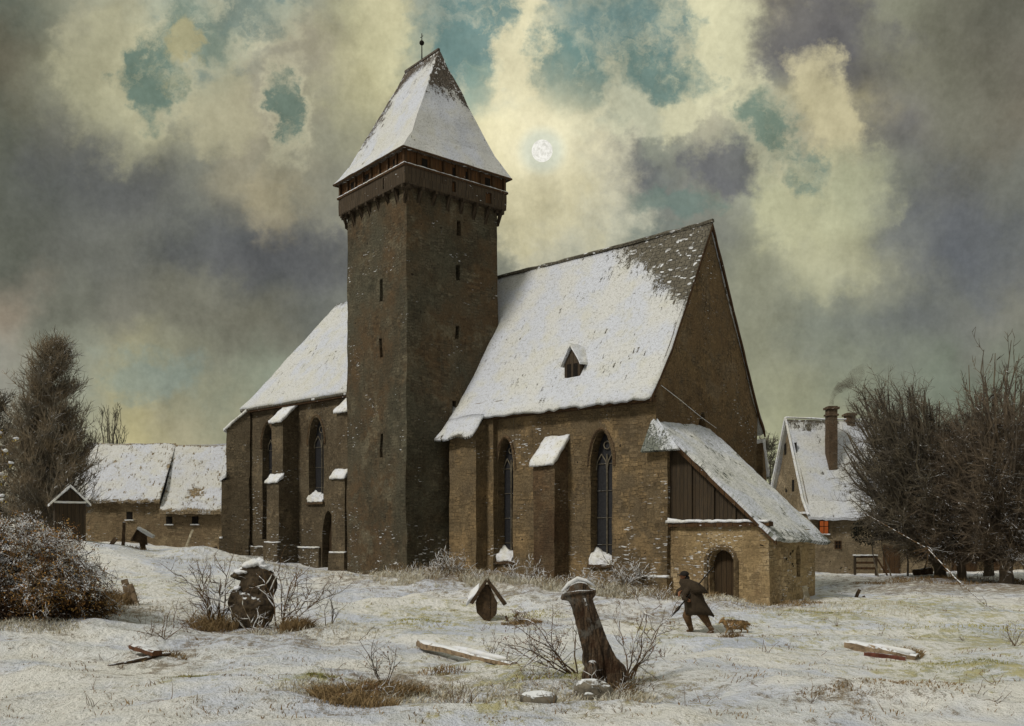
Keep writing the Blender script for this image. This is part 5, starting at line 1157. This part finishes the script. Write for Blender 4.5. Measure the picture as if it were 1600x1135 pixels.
for f, dy in ((((1081, 952), (1074, 966), (1079, 981)), .1), (((1089, 952), (1099, 966), (1107, 980)), -.1)):
    mb = MB(); mb.tube([pp_(*p, dy) for p in f], [.145, .12, .075], 10); build(mb, 'trouser_leg', M_COAT2, per, smooth=True)
for f, dy in ((((1079, 980), (1081, 987), (1081, 989.5), (1074, 990)), .1), (((1106.5, 979), (1111, 986.5), (1112, 989), (1104, 992)), -.1)):
    mb = MB(); mb.tube([pp_(*p, dy) for p in f], [.075, .07, .065, .04], 8); mb.v = [V3((p.x, p.y, max(p.z, C_.z-.02))) for p in mb.v]; build(mb, 'boot', M_COAT2, per, smooth=True)
mb = MB(); mb.ball(pp_(1069.5, 899.5), (.125, .12, .085), 14, 8); hb = MB(); hb.ball(pp_(1067.5, 901), (.17, .15, .018), 14, 6); mb.add(hb.v, hb.f); build(mb, 'hat', M_HAT, per, smooth=True)
mb = MB(); mb.ball(pp_(1073, 906), (.085, .11, .085), 10, 8); build(mb, 'hair', M_HAT, per, smooth=True)
mb = MB(); A_ = pp_(1112, 888, -.22); B_ = pp_(1046, 965, -.30); mb.tube([A_, A_.lerp(B_, .5), A_.lerp(B_, .8)], [.018, .018, .02], 7); mb.tube([A_.lerp(B_, .78), A_.lerp(B_, .84), A_.lerp(B_, .9), B_], [.02, .05, .03, .006], 7)
o = build(mb, 'pole', M_HAT, None, A_.lerp(B_, .5), smooth=True); tag(o, 'long dark pole with a pointed tip held under the walking man\'s arm', 'pole')
# dog
Y2 = 26.0; b = ppt(1146, 990, Y2); dg_ = root('dog', b, 'small shaggy tan and grey dog following the walking man', 'dog')
def q(px, py, dy=0): return V3((b.x+(px-1146)*u, Y2+dy, b.z+(992-py)*u))
M_FUR = m_old('dog_fur', lin(150, 118, 78), lin(98, 86, 62), 0, 14)
mb = MB(); mb.tube([q(1135, 978), q(1142, 979.5), q(1150, 979), q(1158, 978), q(1164, 979)], [.10, .13, .115, .105, .07], 10); mb.tube([q(1136, 978), q(1130, 973)], [.085, .06], 8)
mb.ball(q(1129, 972.5), (.075, .065, .065), 10, 8); mb.tube([q(1127, 974), q(1122.5, 976)], [.04, .022], 8); mb.tube([q(1163, 978), q(1168, 977), q(1173, 978)], [.045, .04, .02], 7)
for px0, px1, px2, dy in ((1137, 1136, 1134, -.05), (1140, 1144, 1146, .05)): mb.tube([q(px0, 981, dy), q(px1, 986, dy), q(px2, 991, dy), q(px2-1.5, 991.5, dy)], [.055, .03, .024, .02], 6)
for px0, px1, px2, px3, dy in ((1160, 1157, 1160, 1157, .05), (1163, 1163, 1168, 1167, -.05)): mb.tube([q(px0, 980, dy), q(px1, 985, dy), q(px2, 988, dy), q(px3, 991.5, dy)], [.07, .04, .025, .02], 6)
for dy in (-.035, .035): mb.tube([q(1130, 969.5, dy), q(1131.5, 965.5, dy)], [.028, .008], 5)
build(mb, 'body', M_FUR, dg_, mods=(('remesh', .014), ('smooth', 2), ('disp', .03, .05)))
R = R_(3); mb = MB()
for i in range(900):
    t = R.u(0, 1); d = R.v(); p = q(1134, 976).lerp(q(1165, 978), t)+V3((d.x*.08, d.y*.11, d.z*.11)); mb.tube([p, p+V3((.05, 0, -.05))+V3(d)*.02], [.007, .001], 3)
build(mb, 'fur', M_FUR, dg_, weld=False)

# ------------------------------------------------------------------ moon
mp = V3(((847-CX)/F, 1, (HZ-236)/F)).normalized()*850; mb = MB(); mb.ball((mp.x, mp.y, mp.z+EYE), 850*16.5/F*math.cos(.4)*1.0, 32, 20)
o = build(mb, 'moon', m_emit('moon_face', (1.0, .98, .90, 1), .95), None, (mp.x, mp.y, mp.z+EYE), smooth=True); tag(o, 'full white moon in the cloudy sky right of the tower', 'moon')

# ------------------------------------------------------------------ sky
SKY = {   # colour samples of the clouds, rows of elevation, columns of azimuth
0: [(110,115,105),(135,137,120),(165,166,142),(115,138,136),(100,130,132),(158,160,140),(200,196,155),(90,128,142),(180,182,162),(98,134,140),(100,142,145),(192,192,162),(160,155,135),(130,128,118),(140,142,125),(120,120,108),(115,115,105)],
100: [(112,110,97),(135,136,118),(175,174,145),(122,140,134),(160,158,140),(158,154,134),(196,190,150),(112,142,140),(190,194,175),(105,138,140),(110,140,138),(182,182,152),(130,130,125),(115,114,112),(135,135,120),(125,125,112),(120,118,108)],
200: [(105,108,98),(118,119,110),(145,146,128),(146,146,128),(160,156,136),(148,148,130),(165,164,138),(188,186,152),(208,202,162),(188,193,172),(165,170,152),(172,170,148),(150,155,138),(172,166,135),(128,127,122),(130,130,118),(125,122,110)],
300: [(100,103,96),(104,107,104),(108,110,108),(128,130,120),(152,148,128),(142,142,128),(148,148,132),(170,170,140),(196,193,160),(180,184,164),(118,124,122),(135,137,128),(172,176,150),(160,165,140),(128,131,122),(118,120,118),(120,122,115)],
400: [(106,109,101),(112,114,108),(116,118,112),(110,113,111),(100,103,104),(112,114,114),(125,128,120),(150,152,135),(150,153,138),(125,134,128),(112,124,120),(125,128,120),(148,150,130),(166,166,140),(140,142,128),(110,114,116),(115,118,115)],
500: [(148,139,124),(120,122,112),(124,124,114),(128,128,116),(124,124,112),(116,119,113),(120,122,115),(125,128,120),(125,128,120),(125,128,120),(125,128,120),(135,138,122),(144,146,128),(130,135,124),(115,119,117),(118,121,116),(124,125,116)],
600: [(146,146,136),(150,154,138),(163,160,130),(148,149,128),(132,139,124),(124,128,116),(130,132,120),(130,132,120),(130,132,120),(130,132,120),(130,132,120),(140,143,125),(150,152,128),(136,141,124),(126,132,119),(119,127,114),(118,125,112)],
700: [(158,153,133),(165,164,138),(178,171,130),(164,160,133),(142,146,126),(140,144,125),(140,144,125),(140,144,125),(140,144,125),(140,144,125),(140,144,125),(150,153,130),(162,164,132),(160,160,134),(145,147,127),(140,142,123),(138,140,122)],
800: [(160,158,140)]*17,
}
w = bpy.data.worlds.new("World"); S.world = w; w.use_nodes = True; T = NT(w.node_tree); nt = w.node_tree
bg = nt.nodes['Background']; geo = T.n('ShaderNodeTexCoord').outputs['Generated']
d = T.n('ShaderNodeSeparateXYZ', {0: geo}); X, Yy, Z = d.outputs[0], d.outputs[1], d.outputs[2]
yc = T.math('MAXIMUM', Yy, .12)
U = T.math('DIVIDE', X, yc); Vv = T.math('DIVIDE', Z, yc)
uv = T.n('ShaderNodeCombineXYZ', {0: T.math('MULTIPLY_ADD', U, 15.0, 8.0), 1: T.math('MULTIPLY_ADD', Vv, -15.0, 8.4)}).outputs[0]   # one unit = one sample
def warp(vec, scale, amp, det=4, rough=.55, off=0):
    n = T.n('ShaderNodeTexNoise', {'Vector': T.n('ShaderNodeVectorMath', {0: vec, 1: (off, off*1.7, 0)}, operation='ADD').outputs[0], 'Scale': scale, 'Detail': det, 'Roughness': rough}).outputs[1]
    k = T.n('ShaderNodeVectorMath', {0: n, 1: (.5, .5, .5)}, operation='SUBTRACT').outputs[0]
    return T.n('ShaderNodeVectorMath', {0: k, 1: (amp, amp, 0), 2: vec}, operation='MULTIPLY_ADD').outputs[0]
wv = warp(uv, .55, 2.3, 5, .60); we = warp(uv, 1.0, 1.5, 5, .66, 5)
vor = T.n('ShaderNodeTexVoronoi', {'Vector': we, 'Scale': 2.1}, feature='SMOOTH_F1').outputs['Distance']
puff = T.math('ADD', T.math('MULTIPLY', T.math('SUBTRACT', vor, .42), .7), T.math('MULTIPLY', T.math('SUBTRACT', T.n('ShaderNodeTexNoise', {'Vector': uv, 'Scale': 2.6, 'Detail': 6.0, 'Roughness': .7}).outputs[0], .5), 1.1))
sx = T.n('ShaderNodeSeparateXYZ', {0: wv}); px, py = sx.outputs[0], sx.outputs[1]
fx = T.math('DIVIDE', px, 16.0)
col = None
for r_, (k, cs) in enumerate(sorted(SKY.items())):
    cr = T.n('ShaderNodeValToRGB', {0: fx}); e = cr.color_ramp; e.interpolation = 'EASE'
    while len(e.elements) < 17: e.elements.new(.5)
    for i, c in enumerate(cs): e.elements[i].position = i/16; 
    for i, c in enumerate(cs): e.elements[i].color = lin(*c)
    col = cr.outputs[0] if col is None else T.mix(T.ramp(py, r_-1, r_), col, cr.outputs[0])
veil = T.ramp(T.n('ShaderNodeTexNoise', {'Vector': we, 'Scale': .95, 'Detail': 6.0, 'Roughness': .72}).outputs[0], .36, .54, .35, 1.0)
ex_ = T.n('ShaderNodeSeparateXYZ', {0: we}); qx, qy = ex_.outputs[0], ex_.outputs[1]
def blob(col, cx, cy, rx, ry, c, soft=.3, k=1.0, rot=0, crisp=True, rim=False):
    dx = T.math('SUBTRACT', qx if crisp else px, cx/100); dy = T.math('SUBTRACT', qy if crisp else py, cy/100)
    if rot:
        cc, ss = math.cos(rot), math.sin(rot); a = T.math('ADD', T.math('MULTIPLY', dx, cc), T.math('MULTIPLY', dy, ss)); b_ = T.math('SUBTRACT', T.math('MULTIPLY', dy, cc), T.math('MULTIPLY', dx, ss)); dx, dy = a, b_
    dd = T.math('SQRT', T.math('ADD', T.math('POWER', T.math('ABSOLUTE', T.math('DIVIDE', dx, rx/100)), 2.0), T.math('POWER', T.math('ABSOLUTE', T.math('DIVIDE', dy, ry/100)), 2.0)))
    if crisp: dd = T.math('ADD', dd, puff)
    if rim: return T.mix(T.math('MULTIPLY', T.ramp(dd, 1.75, 1.05), .5), col, lin(204, 200, 168))
    if c[2] > c[0]+14: return T.mix(T.math('MULTIPLY', T.ramp(dd, 1+soft*.9, 1-soft*.9, 0, k), veil), col, lin(c[0]+6, c[1]-2, c[2]-6))
    return T.mix(T.ramp(dd, 1+soft*.7, 1-soft*.7, 0, k), col, lin(*c))
CL = (212, 206, 170); BL = (100, 136, 138); DK = (104, 107, 112)
BLOBS = [   # dark cloud bodies and bright rims, then the openings of blue
    (430,395,150,45,(104,106,108),.7,.8,.1), (170,270,140,60,(98,100,100),.8,.6,.2), (960,262,75,45,(106,109,114),.6,.85,.3), (1130,268,50,38,(108,110,116),.6,.8,0), (1280,55,110,70,(104,104,108),.7,.75,.2), (1330,210,90,60,(116,117,116),.7,.6,.3), (1500,380,130,70,(108,112,118),.8,.6,.4),
    (600,60,34,110,(208,204,165),.7,.85,0), (770,60,34,40,(214,206,172),.4,.95,0), (830,70,30,70,(206,206,180),.4,.9,0), (910,160,30,40,(204,204,176),.35,.8,0), (850,360,40,60,(206,204,180),.5,.8,.5), (1100,30,30,50,(212,208,172),.3,.9,0), (1240,330,70,50,(188,188,152),.6,.7,0), (1300,400,60,60,(176,176,144),.7,.6,0), (150,60,60,60,(150,148,128),.6,.6,0), (810,90,52,90,CL,.5,.9,.1), (1130,60,55,110,(210,208,172),.6,.85,-.2), (995,165,62,55,(196,198,172),.45,.9,0), (1078,150,42,60,(208,206,172),.5,.9,0), (880,330,110,120,(202,200,176),.8,.8,0), (800,300,110,90,(205,198,158),.8,.8,0), (1290,170,48,90,(206,198,158),.6,.8,-.3), (1330,300,60,60,(180,182,150),.8,.7,0), (180,130,90,110,(176,174,142),.8,.6,0), (340,170,50,70,(176,172,142),.6,.7,0), (430,330,35,60,(176,166,134),1.0,.45,0), (560,110,60,90,(190,188,150),.8,.5,0),
    (240,110,46,62,(106,134,128),.35,.95,.3), (300,45,80,45,(112,138,132),.5,.85,.4), (385,30,60,38,(110,134,132),.5,.85,0), (285,80,24,40,(172,166,128),.5,.8,.3), (448,185,30,58,(106,132,126),.3,.95,-.2), (725,60,66,88,(106,142,144),.35,.95,.2), (745,150,36,44,(128,152,142),.5,.7,0), (970,45,110,50,(108,142,144),.4,.95,0), (890,110,56,62,(104,140,140),.4,.95,.2), (1030,110,70,38,(104,140,140),.4,.9,.4), (1200,205,36,58,(114,142,134),.35,.92,-.3), (1262,270,28,52,(120,146,138),.4,.85,-.5), (1050,320,60,22,(108,128,122),.7,.7,.1), (235,590,70,40,(132,150,146),.8,.55,.2)]
for a in [q for q in BLOBS if q[4][2] > q[4][0]+14 and q[7-1] > .8 and q[2]*q[3] > 1200]: col = blob(col, *a[:6], 1, a[7], rim=True)
for a in BLOBS:
    cx, cy, rx, ry, c, soft, k, rot = a; col = blob(col, cx, cy, rx, ry, c, soft, k, rot)
# aureole round the moon
um = T.math('SUBTRACT', T.math('MULTIPLY_ADD', U, 15.0, 8.0), 8.47); vm = T.math('SUBTRACT', T.math('MULTIPLY_ADD', Vv, -15.0, 8.4), 2.36)
dm = T.math('SQRT', T.math('ADD', T.math('MULTIPLY', um, um), T.math('MULTIPLY', vm, vm)))
glow = T.math('ADD', dm, T.math('MULTIPLY', puff, .5)); col = T.mix(T.ramp(glow, 1.7, .2, 0, .8), col, lin(220, 213, 176)); col = T.mix(T.ramp(glow, .75, .2, 0, .6), col, lin(230, 224, 190)); col = T.mix(T.ramp(dm, .46, .22, 0, .55), col, lin(190, 204, 196))

# brush grain
g1 = T.noise(T.scale(geo, (1, 1, .6)), 26, 4, .7); g2 = T.noise(geo, 190, 2, .7); g3 = T.noise(geo, 7, 4, .65)
gg = T.math('ADD', T.math('ADD', T.math('MULTIPLY', g1, .5), T.math('MULTIPLY', g2, .25)), T.math('MULTIPLY', g3, 1.05)); gg = T.math('ADD', gg, .11)
col = T.mix(1.0, col, T.n('ShaderNodeCombineColor', {0: gg, 1: gg, 2: gg}).outputs[0], 'MULTIPLY')
hs = T.n('ShaderNodeHueSaturation', {'Saturation': .88, 'Color': col}); bc = T.n('ShaderNodeBrightContrast', {0: hs.outputs[0], 1: .006, 2: .10}); col = T.mix(1.0, bc.outputs[0], (1.0, .985, .96, 1), 'MULTIPLY')
# behind the viewer and overhead: an even overcast, brighter towards the zenith
back = T.ramp(Yy, .35, .05); col = T.mix(back, col, lin(160, 160, 152))
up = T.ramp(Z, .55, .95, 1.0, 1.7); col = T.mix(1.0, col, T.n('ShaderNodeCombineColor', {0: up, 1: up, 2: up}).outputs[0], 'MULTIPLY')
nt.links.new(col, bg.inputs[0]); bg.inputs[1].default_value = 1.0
try: w.cycles.sampling_method = 'MANUAL'; w.cycles.sample_map_resolution = 512
except Exception: pass
# ------------------------------------------------------------------ lamp and camera
sd = V3((-.60, -.48, .78)).normalized()
su = bpy.data.lights.new('sun', 'SUN'); su.energy = 2.3; su.angle = math.radians(10); su.color = (1, .96, .89); so_ = bpy.data.objects.new('sun', su); COL.objects.link(so_)
so_.rotation_euler = (-sd).to_track_quat('-Z', 'Y').to_euler(); so_.location = sd*60
cd = bpy.data.cameras.new('camera'); co = bpy.data.objects.new('camera', cd); COL.objects.link(co); co.location = (0, 0, EYE); co.rotation_euler = (math.radians(90), 0, 0)
cd.sensor_width = 36; cd.lens = F/1600*36; cd.shift_y = (HZ-567.5)/1600; cd.clip_end = 3000; cd.clip_start = .1; S.camera = co
S.view_settings.view_transform = 'Standard'; S.view_settings.look = 'None'; S.view_settings.exposure = 0; S.view_settings.gamma = 1
S.cycles.max_bounces = 5
